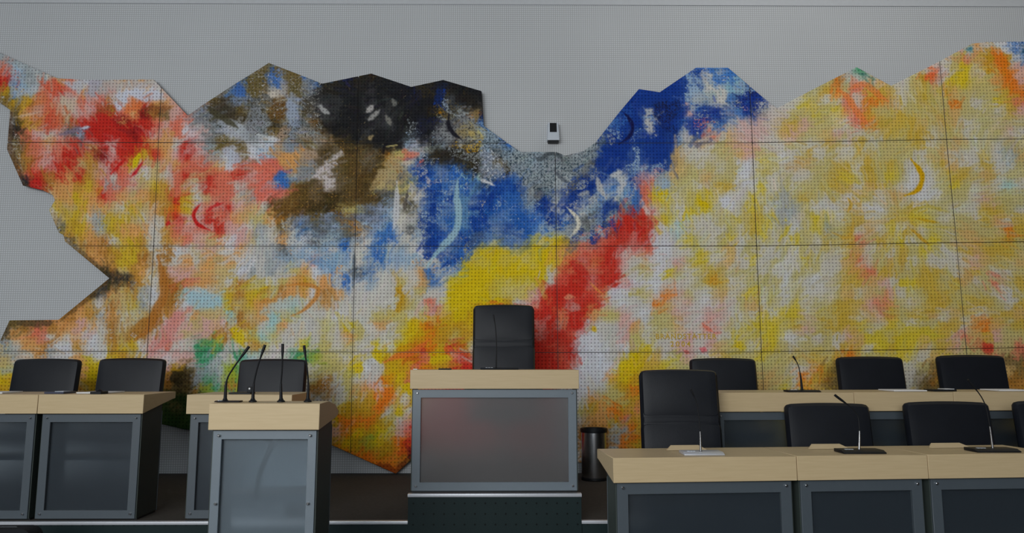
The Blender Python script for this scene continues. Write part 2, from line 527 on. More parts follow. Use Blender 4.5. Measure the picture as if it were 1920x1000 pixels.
# ------------------------------------------------------------------ the mural: paint, computed cell by cell
TILES = [[
 # y 80-280
 ["ggwwwwwwwwww","gggwwwwwwwww","rbgggwwwwwww","RbggworWWgwo","GBbwrRpoWgpW","nGGorwwrprtW","wnowrrwppRtr","wKGoRrtRRRRD","wKrpwphbRRRR","wnrrorrRwRpR"],
 ["wwwwwwwwwwww","wwwwwwwwwwww","wwwwwwwwwwwn","wowwwwwwwhBn","WWWpwwwwhgBn","oRoopppnnhbh","oDtnprgbgKng","RRrprpghgnKg","DRporWpghWWg","RRoowRpgnnnW"],
 ["nnnnnnnnnKKK","nnnnnnnnnKKK","nBbnnbBKKKKK","nBbnbBKKNKKk","nwwbngKKNkhk","hhtbKhhhkkhk","gntbnhwhkkgk","gKnbhtKkkkkh","gnogwgtKKkgk","WWobnwoKKknk"],
 ["kkkkkkkkkkkk","kkkkkkkkkkkk","kkkkkkkkkkkk","kkkkkkkkkkkk","kkNKKUKkkkkk","hkNkkUgKKkkk","hkkkKnKgtNNN","gkkNNgkggBBb","kkgNkggGybbN","kkbwkbhggbbB"],
 ["bbbbbbbUUUUU","bbbbbbbUUUUU","bbbbbbbUUUUU","bbbbbbbUUUUU","bbbbbbbUUUUU","bbbbbbbUUUUU","bbbbbbbUUUBU","bbbbbbbUUbUU","bbbbbbbggUUb","bgggggggUUUU"],
 ["UUUUUBgBBBBB","UUUUUBgBBBBB","UUUUBUBgBBBB","UUUUbUwBBcBU","UUUUbbgwcbNU","UNUUbggwBNUU","wNNUpBUUwBUh","wUNUBBgBwppp","wUNUwUrwoppp","UUUbwowyoppw"],
 ["wwwwwwwwewww","wwwwwwwwewww","wwwwwwwgewww","wwwwwytwwwow","wwwyyGOyrGGG","wwwYywwrwOOo","wwyyYyYrrGyy","wGGpyyWwrOGG","wopyyopywywG","wwywwGywGwyy"],
 ["wwwwwpcowWWB","wwwwwyryGOGW","wwwrWyYWGOGp","wyGrwYYyyoOp","wyGyGoyyyyGO","wyGyyOywyYGr","GyyyyoyyywGp","GGoyGowwyyyy","yGGwyywyyypw","yGGwyoyWywyy"]],
 [# y 280-480
 ["wntrprRRGDpR","wttrpRRyGpRr","wKrRtRoRGpwr","hhKRtooGYrgr","hhhhwooYoRro","wwwwwYyYooyw","wwwwwyYYwgYY","wwwwwhGYogYo","wwwwwwnGotwY","wwwwwwwGottY"],
 ["RYRopRpggWnW","YpyporrroWrr","pwywrRyRrrRp","pyYGrywRrrwr","yoGGRYwyrrwg","YyoGOYprpRpo","ywwGRppRrroy","oowGrprpRppw","YGwGorpyoWpy","YGwtWwypyWow"],
 ["bbooooKwnnwK","rrooggwwntgK","rrBgghwwntnt","rbBnnoKwntKy","rrotnoKKntnK","wKtttKKtyyhb","yothbnbhthbb","gwnwBhhbntbb","gwowWhgbBgwB","wghbbbbwBwwB"],
 ["tyrgKKKKKbkb","thwUgwBbKbnK","yhyUBwBBcKgU","hywUUBbBcUUB","hnwwUbUcwUUB","bwKwUbwcUUBb","bwwgUbBcUUbb","BwhgUwBcUbwU","BwwbUBwUhbyb","wbwWUwwByYYy"],
 ["ggbhhgggUUUb","gbbgghghUUUb","BggggghgUgwU","UghgghUUwBwB","BhhUwUUgBwbB","BbUUwUwbUUyB","BBBUBUghUgRR","BBbbgghgbhRR","wBwyYUgUrrRp","wyYYoorrrRwp"],
 ["UUUowwwyyopy","bUUoywywyWWY","pggoyyoyyWwy","rgbyywwGGwWY","rYYwyYYwWwYw","rWywyYYwWwYy","RoYwYwwyYyGy","RWwcwwwwywGY","RWWwYywyYWyw","rWWwwYwyowyw"],
 ["yWwGwywwyGyy","ywooyyGGwGyG","wywwyyGYyGyY","wywyyGGowoGy","ygyGywyWGywo","WggyWWwwoWWy","YgwyYYWyGwyG","wyWyYgyGwowY","ywYywGyGryGw","wyWywywGowyw"],
 ["yywyowwwywbo","ywwyGowwGwwy","yWwwyGGyowyy","wWWwyYywywcw","owWWyyywpyyy","yGwyywwwGGyw","GYYywyywGowG","wGwyyyoyyyOG","YwyYyyooyGGy","GyYywwGoGGGy"]],
 [# y 480-680
 ["tttttttGtoGY","tttttttnnKty","tttttttttKKn","ttttttttnhoy","tttttttoGwty","nnnntttoGgoy","nntrtoopowtw","noorwowoWwty","gwootWWGWwGY","ygwogwWowWYG"],
 ["YtwtwowoyoWW","GowtppyoyyWg","tGwttrooywtw","GgWttcwwyYtY","YgwttWcccYyY","wytopwoyycty","yttWppyppwtG","ttWrpyppYtWY","YWprwweeewwG","wwpWppeegwec"],
 ["wgbgwpbbbwwB","wgwyoWbbwhBw","ywyoGWowBwbw","YytooWtowwww","oowcwwtwwwww","ocyywwwWwwwy","wcowwwywYywo","cywwwwywoyww","ywwwYwywywwY","wwweelyywYwY"],
 ["bbbbwBUByyYy","wwwoBwbYYYYY","wywoBwYYYYyy","wGwywwYYYYyw","wGywrwYYYYYG","yywyppYYGRRR","wyYORGGGYRRR","wyYGOGyGyRRR","WYGROGRGwRRR","GORrYYpRwRRR"],
 ["YwYYoRpoRRpw","YYYworRpRRpw","yyYwrRRpRRpW","wppRRRRroWWy","wprRRwRRpwWw","RRRRoRRoyypw","RRpRwRRwwwpo","RRpRRrWWwwpy","RRRRrRWWWwWy","RRRRrRWWWwyY"],
 ["oWwpyYwwowYw","yWYywwGGwyyw","WWwwwyGGwwyy","yWOpywwowyYw","wOowpwWpwyow","WyypwwppwwwY","wyyowwrwywYY","wywwpwpwwYyY","YwwppwpoyYwG","GowypwwGyyyY"],
 ["ywwYywworwyo","wWyyywwGGrGG","yWywWwyGGopw","yWywwwyowoyp","ywYwyyGGGprG","WYYwyyGGwopG","YyGpyGGGYywY","YWWywywpoYYy","YywyyywGGwYG","yyGyGyGOyyyy"],
 ["Gwywwwopoyyo","yyGGywoGywwy","YYGGyGowyryG","wyyGGyyyywWy","ywyGGyGGGywG","yGGowoywwGGo","ywyyGGwoOoyG","YYYYGwroGpyy","YYoyGpyyRyyr","YywoYyyyyrnn"]],
 [# y 680-880
 ["ygwwwwwoYYGG","YGwwwwwoYGGG","GGwwwwwtGGGG"] + ["GGGGGGGGGGGG"] * 7,
 ["GGGpGngggleg","GGGtKKgeglly","GGGtnntletly","GGGnEEEtlelt","EEEEnEEEEEEE"] + ["EEEEEEEEEEEE"] * 5,
 ["wwwwywyyyYWw","wwwwwytwywww","wwwwwttwyoop","wwwwwwwwywGO","wwwwwwwYGGGO","wwwwGGwGOOOG","GGGGGGppOYGY","GGGGGGpGYGlY","GGGGGGGOOOOG","GGGGGGGOOOOO"],
 ["GGrOGGRRRRRR","OYrGGGRRRRRR","OGYrrrRRRRRR","OWGrRRRRRRRR","wYwpRRRRRRRR","ywpRRRRRRRRR","yprRRRRRRRRR","GORDRRRRRRRR","GODKGGGGGGGG","OtKKGGGGGGGG"],
 ["RRRRRrWWWWYY","RRRRRWWwWoYG","RRRRWWWwwyGO","RRRRWWwoyyyG","RRRRWWyGoOGo","RRRRWWwooGrG","RRRRWWtttggO","RRRRWWtttgOG","RRRRWWtttgtG","RRRRWWtttgtG"],
 ["GGYyyyyyyyyy","GGyyyyyyyyyo","GGGGyyyyyyoo"] + ["GGGGyyyyyyoo"] * 7,
 ["yywwOGnGGGGG","oywOGtnGGGGG","yYwGonnGGGGG"] + ["yYGGGGGGGGGG"] * 7,
 ["wwynGyyyyyon","wwntGyyyyytt","wwnntyyyyytt"] + ["GGGGGGGGGGGG"] * 7]]
PAL = {'W': (170, 171, 176), 'w': (165, 162, 155), 'y': (160, 148, 88), 'Y': (176, 152, 14), 'G': (160, 122, 26),
       'o': (178, 128, 74), 'O': (188, 96, 22), 'r': (180, 92, 72), 'R': (164, 38, 28), 'D': (112, 24, 24),
       'p': (174, 136, 130), 'b': (122, 142, 160), 'B': (46, 90, 152), 'U': (17, 46, 114), 'c': (132, 164, 164),
       'k': (22, 23, 26), 'K': (50, 42, 24), 'n': (96, 80, 46), 't': (142, 96, 40), 'g': (132, 138, 140),
       'h': (80, 82, 82), 'e': (52, 124, 84), 'E': (32, 52, 22), 'l': (128, 140, 44), 'N': (20, 26, 58)}
rng = np.random.default_rng(7)
CW, CH, STEP, OX, OY = 1430, 590, 1.5, -110, 50


def noise(sx, sy, seed):
    """smooth value noise over the canvas; sx, sy = feature size in photo pixels"""
    r = np.random.default_rng(seed)
    nx, ny = int(CW * STEP / sx) + 4, int(CH * STEP / sy) + 4
    g = r.random((ny, nx)) * 2 - 1
    X = np.arange(CW) * STEP / sx
    Y = np.arange(CH) * STEP / sy
    xi, yi = X.astype(int), Y.astype(int)
    fx, fy = X - xi, Y - yi
    fx = fx * fx * (3 - 2 * fx)
    fy = (fy * fy * (3 - 2 * fy))[:, None]
    a0 = g[yi][:, xi] * (1 - fx) + g[yi][:, xi + 1] * fx
    a1 = g[yi + 1][:, xi] * (1 - fx) + g[yi + 1][:, xi + 1] * fx
    return a0 * (1 - fy) + a1 * fy


def blur(A):
    B = A.copy()
    for _ in range(3):
        Q = np.pad(B, ((1, 1), (1, 1), (0, 0)), 'edge')
        B = (Q[:-2, 1:-1] + Q[2:, 1:-1] + Q[1:-1, :-2] + Q[1:-1, 2:] + 2 * Q[1:-1, 1:-1]) / 6
    return B


def paint_canvas():
    rows = []
    for tr in TILES:
        for k in range(10):
            rows.append(''.join((t[k] + t[k][-1] * 12)[:12] for t in tr))
    cells = np.array([[PAL[c] for c in r] for r in rows], dtype=float)
    for y_ in range(0, 17):
        for x_ in range(18, 36):
            c0 = rows[y_][x_]
            t0 = {'t': (94, 70, 36), 'o': (142, 120, 100), 'G': (112, 86, 38), 'w': (138, 134, 128), 'g': (108, 112, 114), 'b': (108, 118, 136)}.get(c0)
            if t0 and (y_ < 10 or x_ > 27):
                cells[y_, x_] = t0
    for y_ in range(9, 30):
        for x_ in range(0, 24):
            c0 = rows[y_][x_]
            t0 = {'Y': (168, 140, 34), 'y': (162, 142, 96), 'G': (158, 116, 48)}.get(c0)
            if t0:
                cells[y_, x_] = t0
    isdark = np.array([[c in 'kKnhUNBbgDt' for c in r] for r in rows], dtype=float)
    H, W = cells.shape[:2]
    for y_ in range(40):
        for x_ in range(60, 96):
            c0 = rows[y_][x_]
            if c0 in 'GYoy' and y_ > 3:
                t0 = {'G': (164, 136, 48), 'Y': (172, 152, 36), 'o': (170, 138, 84), 'y': (158, 148, 96)}[c0]
                cells[y_, x_] = t0
    px = OX + np.arange(CW) * STEP
    py = OY + np.arange(CH) * STEP
    U0 = np.broadcast_to((px / 20.0 - 0.5)[None, :], (CH, CW))
    V0 = np.broadcast_to(((py - 80) / 20.0 - 0.5)[:, None], (CH, CW))

    def near(U, V, A):
        return A[np.clip(np.rint(V).astype(int), 0, H - 1), np.clip(np.rint(U).astype(int), 0, W - 1)]

    def bil(U, V, A):
        U = np.clip(U, 0, W - 1.001); V = np.clip(V, 0, H - 1.001)
        ui, vi = U.astype(int), V.astype(int)
        fu, fv = (U - ui)[..., None], (V - vi)[..., None]
        return ((A[vi, ui] * (1 - fu) + A[vi, ui + 1] * fu) * (1 - fv)
                + (A[vi + 1, ui] * (1 - fu) + A[vi + 1, ui + 1] * fu) * fv)

    wu = 0.34 * noise(26, 26, 1) + 0.20 * noise(11, 11, 2) + 0.12 * noise(5, 5, 3)
    wv = 0.34 * noise(26, 26, 4) + 0.20 * noise(11, 11, 5) + 0.12 * noise(5, 5, 6)
    A = near(U0 + wu, V0 + wv, cells)
    B = bil(U0 + wu * 0.6, V0 + wv * 0.6, cells)
    m = np.clip(0.42 + 0.5 * noise(34, 24, 8), 0.1, 0.85)[..., None]
    C = A * m + B * (1 - m)
    # dry brush: paint picked up from a neighbouring cell in broken flecks
    dk = bil(U0, V0, isdark[..., None])[..., 0]
    A2 = near(U0 + wu + 0.9 * noise(38, 38, 9), V0 + wv + 0.9 * noise(38, 38, 10), cells)
    fl = noise(7, 7, 11) * 0.6 + noise(4, 4, 12) * 0.7 + rng.standard_normal((CH, CW)) * 0.18
    t = np.clip((fl - (0.42 - 0.25 * dk)) * 5, 0, 1)[..., None] * (0.55 + 0.3 * dk[..., None])
    C = C * (1 - t) + A2 * t
    # light and dark flecks and long diagonal brush streaks
    st = noise(40, 5, 13) * 0.5 + noise(6, 34, 14) * 0.5
    C = C * (1 + (0.05 + 0.03 * dk[..., None]) * st[..., None])
    sp = noise(4.5, 4.5, 15) * 0.6 + noise(9, 9, 16) * 0.6
    C = C + (sp * dk * 17)[..., None]
    k = np.clip((px - 1200) / 120.0, 0, 1)[None, :, None] * 0.14 + 0.03
    LM = bil(U0, V0, blur(cells))
    C = C * (1 - k) + LM * k
    FL = near(U0 + wu + 1.3 * noise(30, 30, 19), V0 + wv + 1.3 * noise(30, 30, 20), cells)
    FL = FL * 0.75 + C * 0.25
    den = 0.30 + 0.17 * dk + 0.06 * noise(50, 50, 22)
    # soft lift towards the local mean keeps big shapes readable
    return np.clip(C, 8, 250), np.clip(FL, 8, 250), den, px, py


CAN, FLK, DEN, CPX, CPY = paint_canvas()
GX, GY = np.meshgrid(CPX, CPY)
EDGE = noise(6, 6, 21)


def stroke(pts, w, c, op=1.0, taper=True, rough=0.25):
    pts = np.array(pts, float)
    if len(pts) >= 4:
        pp = np.vstack([2 * pts[0] - pts[1], pts, 2 * pts[-1] - pts[-2]])
        res = []
        for k in range(1, len(pp) - 2):
            for t in np.arange(0, 1, 0.2):
                a, b, c2, d2 = pp[k - 1:k + 3]
                res.append(0.5 * (2 * b + (c2 - a) * t + (2 * a - 5 * b + 4 * c2 - d2) * t * t + (3 * b - a - 3 * c2 + d2) * t ** 3))
        pts = np.array(res + [pts[-1]])
        rough *= 0.35
    seg = np.hypot(*np.diff(pts, axis=0).T)
    tot = seg.sum()
    x0, x1 = pts[:, 0].min() - w * 2, pts[:, 0].max() + w * 2
    y0, y1 = pts[:, 1].min() - w * 2, pts[:, 1].max() + w * 2
    i0, i1 = max(0, int((x0 - OX) / STEP)), min(CW, int((x1 - OX) / STEP) + 2)
    j0, j1 = max(0, int((y0 - OY) / STEP)), min(CH, int((y1 - OY) / STEP) + 2)
    X, Y = GX[j0:j1, i0:i1], GY[j0:j1, i0:i1]
    best = np.full(X.shape, 1e9)
    acc = 0.0
    for k in range(len(pts) - 1):
        p, q = pts[k], pts[k + 1]
        d = q - p
        L2 = max(1e-6, (d ** 2).sum())
        t = np.clip(((X - p[0]) * d[0] + (Y - p[1]) * d[1]) / L2, 0, 1)
        dist = np.hypot(X - p[0] - t * d[0], Y - p[1] - t * d[1])
        s = (acc + t * seg[k]) / tot
        hw = w / 2 * (np.clip(np.sin(np.pi * np.clip(s, 0.02, 0.98)) * 1.25, 0.25, 1) if taper else 1.0)
        best = np.minimum(best, dist - hw)
        acc += seg[k]
    best = best + EDGE[j0:j1, i0:i1] * w * rough
    al = (np.clip(0.5 - best / 2.0, 0, 1) * op)[..., None]
    CAN[j0:j1, i0:i1] = CAN[j0:j1, i0:i1] * (1 - al) + np.array(c, float) * al
    DEN[j0:j1, i0:i1] -= 0.12 * al[..., 0]


def poly(pts, c, op=0.9, soft=2.5, rough=4.0):
    pts = np.array(pts, float)
    x0, y0 = pts.min(0) - 12; x1, y1 = pts.max(0) + 12
    i0, i1 = max(0, int((x0 - OX) / STEP)), min(CW, int((x1 - OX) / STEP) + 2)
    j0, j1 = max(0, int((y0 - OY) / STEP)), min(CH, int((y1 - OY) / STEP) + 2)
    X, Y = GX[j0:j1, i0:i1], GY[j0:j1, i0:i1]
    ins = inside(X, Y, pts)
    d = edge_dist(X, Y, pts)[0]
    sd = np.where(ins, -d, d) + EDGE[j0:j1, i0:i1] * rough
    al = (np.clip(0.5 - sd / (2 * soft), 0, 1) * op)[..., None]
    CAN[j0:j1, i0:i1] = CAN[j0:j1, i0:i1] * (1 - al) + np.array(c, float) * al


def inside(X, Y, pts):
    r = np.zeros(X.shape, bool)
    n = len(pts)
    j = n - 1
    for i in range(n):
        xi, yi = pts[i]; xj, yj = pts[j]
        if yi != yj:
            c = ((yi > Y) != (yj > Y)) & (X < (xj - xi) * (Y - yi) / (yj - yi) + xi)
            r ^= c
        j = i
    return r


def edge_dist(X, Y, pts):
    best = np.full(X.shape, 1e9)
    bx, by = np.zeros(X.shape), np.zeros(X.shape)
    n = len(pts)
    for i in range(n):
        p, q = pts[i], pts[(i + 1) % n]
        d = q - p
        L2 = (d ** 2).sum()
        if L2 < 1e-9:
            continue
        t = np.clip(((X - p[0]) * d[0] + (Y - p[1]) * d[1]) / L2, 0, 1)
        cx, cy = p[0] + t * d[0], p[1] + t * d[1]
        dd = np.hypot(X - cx, Y - cy)
        k = dd < best
        best = np.where(k, dd, best)
        bx = np.where(k, cx, bx)
        by = np.where(k, cy, by)
    return best, bx, by


c_ = PAL
# short brush dabs laid over everything, following a slowly turning direction
ANG = noise(170, 170, 31) * 1.5 + noise(60, 60, 32) * 0.9 - 0.8
rs = np.random.default_rng(99)
ND = 27000
dx_ = rs.uniform(OX, OX + CW * STEP, ND)
dy_ = rs.uniform(70, OY + CH * STEP, ND)

def dabs(k0, k1, SRC):
  for k in range(k0, k1):
      x, y = dx_[k], dy_[k]
      i_, j_ = int((x - OX) / STEP), int((y - OY) / STEP)
      if not (0 <= i_ < CW and 0 <= j_ < CH):
          continue
      si = min(CW - 1, max(0, i_ + int(rs.normal(0, 6 if k < 7000 else 5.5))))
      sj = min(CH - 1, max(0, j_ + int(rs.normal(0, 6 if k < 7000 else 5.5))))
      col = SRC[sj, si]
      lum = col.mean()
      big = k < 4500
      ln = rs.uniform(16, 34) if big else rs.uniform(7, 20)
      wd = rs.uniform(5, 10) if big else rs.uniform(2.5, 5.5)
      an = ANG[j_, i_] + rs.normal(0, 0.45)
      if x > 1560 and 300 < y < 560:
          an = math.atan2(y - 405, x - 1690) + rs.normal(0, 0.25)
      ca, sa = math.cos(an), math.sin(an)
      R_ = int((ln / 2 + wd) / STEP) + 1
      a0, a1, b0, b1 = max(0, i_ - R_), min(CW, i_ + R_ + 1), max(0, j_ - R_), min(CH, j_ + R_ + 1)
      X, Y = GX[b0:b1, a0:a1] - x, GY[b0:b1, a0:a1] - y
      u1 = X * ca + Y * sa
      v1 = -X * sa + Y * ca + u1 * u1 * rs.normal(0, 0.006)
      d_ = np.maximum(np.abs(u1) - ln / 2, 0) ** 2 + v1 ** 2
      al = np.clip((wd / 2 - np.sqrt(d_)) / 1.1 + 0.4, 0, 1)
      al = al * (0.72 + 0.28 * np.sin(v1 * 2.3 + k)) * rs.uniform(0.4, 0.95)
      cc = col + rs.normal(0, 5 if lum > 90 else 4) + rs.normal(0, 2.5, 3)
      CAN[b0:b1, a0:a1] = CAN[b0:b1, a0:a1] * (1 - al[..., None]) + cc * al[..., None]


dabs(0, 7000, CAN.copy())
# the big figures of the picture
poly([(205, 180), (253, 165), (305, 172), (306, 186), (270, 192), (247, 182), (222, 213)], (168, 170, 180), 0.9, 2, 2)
poly([(167, 151), (240, 150), (287, 151), (300, 163), (240, 166), (200, 170), (187, 178), (157, 178)], (158, 146, 140), 0.75, 3, 3)
poly([(157, 178), (167, 151), (190, 152), (180, 180), (168, 190)], (138, 136, 148), 0.7, 3, 3)
poly([(113, 152), (167, 150), (148, 178)], (156, 160, 168), 0.85, 2, 2)
poly([(103, 187), (124, 180), (143, 190), (127, 237), (113, 213)], (168, 150, 128), 0.75, 3, 3)
poly([(73, 152), (107, 146), (116, 172), (97, 174), (84, 164)], (178, 70, 48), 0.8, 3, 3)
poly([(48, 200), (74, 172), (100, 188), (116, 214), (122, 240), (76, 244), (60, 226)], (172, 84, 52), 0.5, 4, 5)
poly([(15, 155), (46, 165), (73, 158), (64, 176), (22, 184)], (148, 154, 162), 0.7, 3, 3)
poly([(213, 223), (232, 218), (236, 232), (221, 238)], (92, 24, 22), 0.85, 4, 3)
poly([(262, 203), (310, 195), (316, 206), (268, 214)], (100, 52, 32), 0.7, 4, 4)
poly([(187, 200), (207, 193), (217, 210), (180, 213)], (128, 72, 40), 0.8, 4, 3)
poly([(247, 182), (267, 193), (263, 206), (233, 212), (236, 196)], (186, 94, 50), 0.8, 3, 3)
poly([(175, 216), (215, 212), (235, 236), (244, 262), (190, 268), (160, 262), (168, 238)], (158, 30, 26), 0.55, 4, 5)
poly([(383, 200), (413, 183), (447, 210), (443, 237), (423, 230)], (54, 48, 38), 0.7, 3, 5)
poly([(415, 232), (405, 247), (447, 260), (443, 247)], (138, 142, 152), 0.8, 2, 3)
poly([(413, 277), (440, 273), (457, 303), (433, 310)], (152, 154, 164), 0.9, 2, 3)
poly([(460, 150), (500, 120), (493, 163), (483, 183), (467, 177)], (82, 72, 40), 0.8, 3, 4)
poly([(533, 130), (567, 143), (563, 183), (540, 180)], (86, 75, 42), 0.8, 3, 4)
poly([(513, 180), (537, 183), (535, 227), (503, 222)], (88, 62, 28), 0.75, 3, 4)
poly([(537, 183), (562, 187), (560, 237), (536, 233)], (124, 134, 152), 0.8, 2.5, 4)
poly([(567, 143), (592, 153), (592, 190), (568, 190)], (104, 112, 126), 0.6, 3, 5)
poly([(567, 180), (592, 180), (590, 215), (566, 218)], (52, 48, 40), 0.6, 3, 5)
poly([(497, 140), (520, 137), (524, 163), (510, 160)], (62, 94, 148), 0.8, 3, 4)
poly([(503, 170), (523, 167), (530, 180), (507, 183)], (164, 154, 140), 0.8, 2, 4)
poly([(480, 357), (553, 355), (500, 377), (480, 374)], (184, 96, 76), 0.7, 3, 3)
poly([(640, 152), (697, 139), (770, 164), (832, 151), (901, 171), (905, 232), (895, 212), (860, 206), (845, 212), (825, 232), (812, 250), (800, 272), (765, 258), (748, 272), (720, 288), (684, 276), (640, 262), (612, 250), (596, 215), (588, 170), (604, 158)], (27, 27, 28), 0.72, 4, 7)
poly([(815, 237), (840, 226), (880, 210), (897, 210), (900, 262), (813, 283)], (98, 98, 98), 0.6, 4, 8)
poly([(793, 297), (820, 278), (897, 276), (897, 330), (880, 330), (860, 310), (813, 313), (790, 313)], (34, 31, 26), 0.85, 3, 5)
poly([(596, 270), (640, 258), (684, 272), (732, 288), (697, 345), (706, 378), (660, 386), (612, 388), (570, 400), (540, 410), (516, 402), (515, 380), (545, 360), (562, 344), (588, 330), (596, 300)], (62, 48, 24), 0.62, 4, 7)
poly([(735, 290), (752, 300), (748, 350), (716, 352), (694, 352), (706, 330)], (142, 122, 88), 0.6, 3, 6)
poly([(763, 317), (800, 304), (857, 307), (873, 313), (897, 333), (967, 327), (993, 363), (995, 470), (960, 474), (930, 452), (890, 462), (860, 486), (806, 462), (787, 400), (807, 353), (767, 340)], (18, 60, 130), 0.48, 4, 8)
poly([(907, 233), (950, 268), (976, 285), (1037, 284), (1057, 300), (1095, 285), (1133, 250), (1140, 263), (1100, 313), (1073, 340), (1045, 318), (1040, 377), (993, 347), (967, 323), (940, 300), (905, 275)], (118, 128, 132), 0.62, 4, 8)
poly([(1133, 250), (1197, 167), (1237, 175), (1280, 147), (1290, 200), (1270, 240), (1257, 300), (1223, 322), (1207, 313), (1160, 318), (1110, 345), (1073, 372), (1050, 425), (1044, 400), (1056, 350), (1100, 320), (1140, 280)], (17, 44, 114), 0.62, 4, 7)
poly([(1362, 246), (1420, 208), (1460, 206), (1480, 215), (1440, 262), (1370, 266)], (166, 148, 142), 0.5, 6, 6)
poly([(905, 276), (925, 290), (920, 336), (900, 330)], (96, 102, 120), 0.6, 3, 6)
# large shapes with a clear outline
poly([(892, 470), (960, 466), (1010, 440), (1030, 470), (1000, 520), (990, 560), (884, 570), (850, 600), (800, 640), (770, 700), (730, 720), (720, 690), (760, 620), (820, 585), (845, 540), (870, 500)], c_['Y'], 0.45, 5, 8)
poly([(1225, 396), (1222, 430), (1210, 462), (1170, 470), (1146, 500), (1140, 540), (1110, 580), (1096, 610), (1076, 620), (1070, 690), (1004, 692), (1002, 575), (1030, 545), (1050, 500), (1085, 470), (1130, 470), (1140, 430), (1160, 400), (1190, 404)], c_['R'], 0.40, 4, 8)
poly([(1134, 420), (1150, 408), (1157, 436)], (30, 50, 110), 0.9, 1.5, 1)
poly([(1240, 170), (1290, 150), (1285, 190), (1275, 230), (1262, 262), (1240, 300), (1200, 300), (1180, 270), (1190, 220), (1200, 180)], c_['U'], 0.45, 5, 8)
poly([(1209, 205), (1224, 200), (1232, 225), (1222, 258), (1208, 240)], c_['w'], 0.85, 2, 4)
poly([(1222, 216), (1227, 218), (1226, 232), (1221, 230)], c_['B'], 0.8)
poly([(1390, 178), (1412, 172), (1432, 184), (1424, 206), (1400, 212), (1386, 200)], (20, 40, 112), 0.8, 3, 5)
poly([(1320, 205), (1345, 200), (1352, 222), (1330, 232), (1300, 254), (1284, 240), (1290, 222)], (24, 44, 116), 0.8, 3, 5)
poly([(1312, 136), (1334, 140), (1332, 172), (1322, 172)], c_['w'], 0.8, 2, 4)
poly([(1330, 162), (1360, 160), (1360, 196), (1336, 194), (1344, 178)], c_['w'], 0.75, 2, 5)
poly([(640, 282), (646, 290), (620, 316), (628, 345), (612, 358), (600, 340), (590, 332), (578, 338), (600, 312)], (176, 168, 168), 0.85, 2, 4)
poly([(730, 290), (745, 295), (770, 330), (730, 356), (694, 354), (706, 330)], (160, 140, 100), 0.5, 3, 6)
poly([(905, 286), (930, 284), (960, 300), (980, 330), (990, 350), (996, 380), (985, 385), (960, 340), (930, 330), (905, 340)], (120, 126, 132), 0.35, 3, 8)
poly([(516, 330), (536, 324), (545, 352), (516, 356)], c_['B'], 0.85, 3, 5)
poly([(480, 330), (500, 322), (510, 350), (556, 356), (530, 372), (480, 382)], (186, 92, 78), 0.6, 3, 5)
poly([(348, 546), (362, 542), (416, 555), (414, 574), (366, 582), (352, 566)], (134, 160, 168), 0.85, 2.5, 4)
poly([(345, 580), (360, 576), (320, 640), (290, 664), (276, 664), (284, 640), (320, 590)], (176, 112, 104), 0.8, 3, 4)
poly([(430, 616), (450, 610), (462, 640), (456, 652), (440, 640)], c_['Y'], 0.9, 2, 3)
poly([(410, 616), (426, 604), (432, 610), (420, 620), (402, 636), (396, 630)], c_['t'], 0.9, 2, 4)
poly([(482, 590), (510, 564), (556, 556), (574, 562), (560, 572), (530, 580), (500, 596)], (150, 162, 158), 0.7, 3, 4)
poly([(560, 484), (600, 482), (640, 480), (646, 490), (620, 508), (596, 500), (580, 490)], (84, 122, 158), 0.7, 4, 6)
poly([(105, 155), (118, 160), (132, 162), (148, 180), (140, 180), (104, 160)], (186, 70, 50), 0.5, 3, 4)
poly([(60, 338), (76, 336), (80, 352), (66, 356), (52, 350)], (165, 32, 30), 0.9, 3, 3)
poly([(95, 332), (104, 338), (46, 352), (36, 330)], (40, 38, 36), 0.0)
poly([(40, 322), (50, 334), (58, 344), (44, 350), (34, 332)], (34, 34, 36), 0.9, 4, 3)
poly([(16, 222), (34, 226), (40, 246), (26, 258), (14, 252)], (44, 40, 36), 0.8, 5, 4)
poly([(192, 504), (212, 512), (246, 516), (246, 530), (214, 534), (190, 552), (172, 556), (200, 532)], (44, 42, 40), 0.85, 5, 5)
poly([(1640, 150), (1608, 127), (1622, 130), (1614, 138), (1600, 134)], (50, 96, 84), 0.9, 2, 2)
poly([(1812, 88), (1822, 86), (1824, 94), (1812, 96)], (60, 110, 124), 0.9, 2, 2)
poly([(1912, 82), (1920, 80), (1960, 80), (1960, 110), (1914, 98)], (40, 78, 104), 0.9, 3, 3)
poly([(1734, 140), (1744, 128), (1756, 138), (1752, 150), (1734, 150)], (190, 84, 44), 0.85, 3, 4)
poly([(1866, 100), (1874, 92), (1890, 110), (1905, 150), (1908, 168), (1896, 176), (1888, 150)], (190, 96, 20), 0.8, 3, 5)
poly([(1228, 360), (1252, 357), (1253, 364), (1229, 368)], c_['Y'], 1.0, 1.2, 1.5)
poly([(1308, 372), (1330, 384), (1326, 393), (1312, 386)], c_['Y'], 1.0, 1.2, 2)
poly([(1340, 508), (1352, 530), (1330, 536), (1326, 528)], (170, 124, 36), 0.9, 2, 3)
poly([(1242, 516), (1250, 511), (1256, 516), (1248, 522)], c_['Y'], 0.95, 1.2, 1.5)
poly([(1380, 640), (1390, 640), (1390, 652), (1380, 652)], c_['Y'], 0.95, 2, 2)
poly([(1350, 375), (1365, 368), (1376, 378), (1372, 396), (1356, 392)], c_['W'], 0.9, 2, 3)
poly([(1388, 305), (1406, 304), (1410, 340), (1394, 350)], c_['W'], 0.7, 3, 4)
poly([(664, 480), (668, 470), (664, 520), (662, 530), (660, 520)], c_['h'], 0.0)
poly([(735, 812), (746, 800), (756, 784), (746, 750), (736, 758)], c_['w'], 0.0)
dabs(7000, ND, CAN.copy())


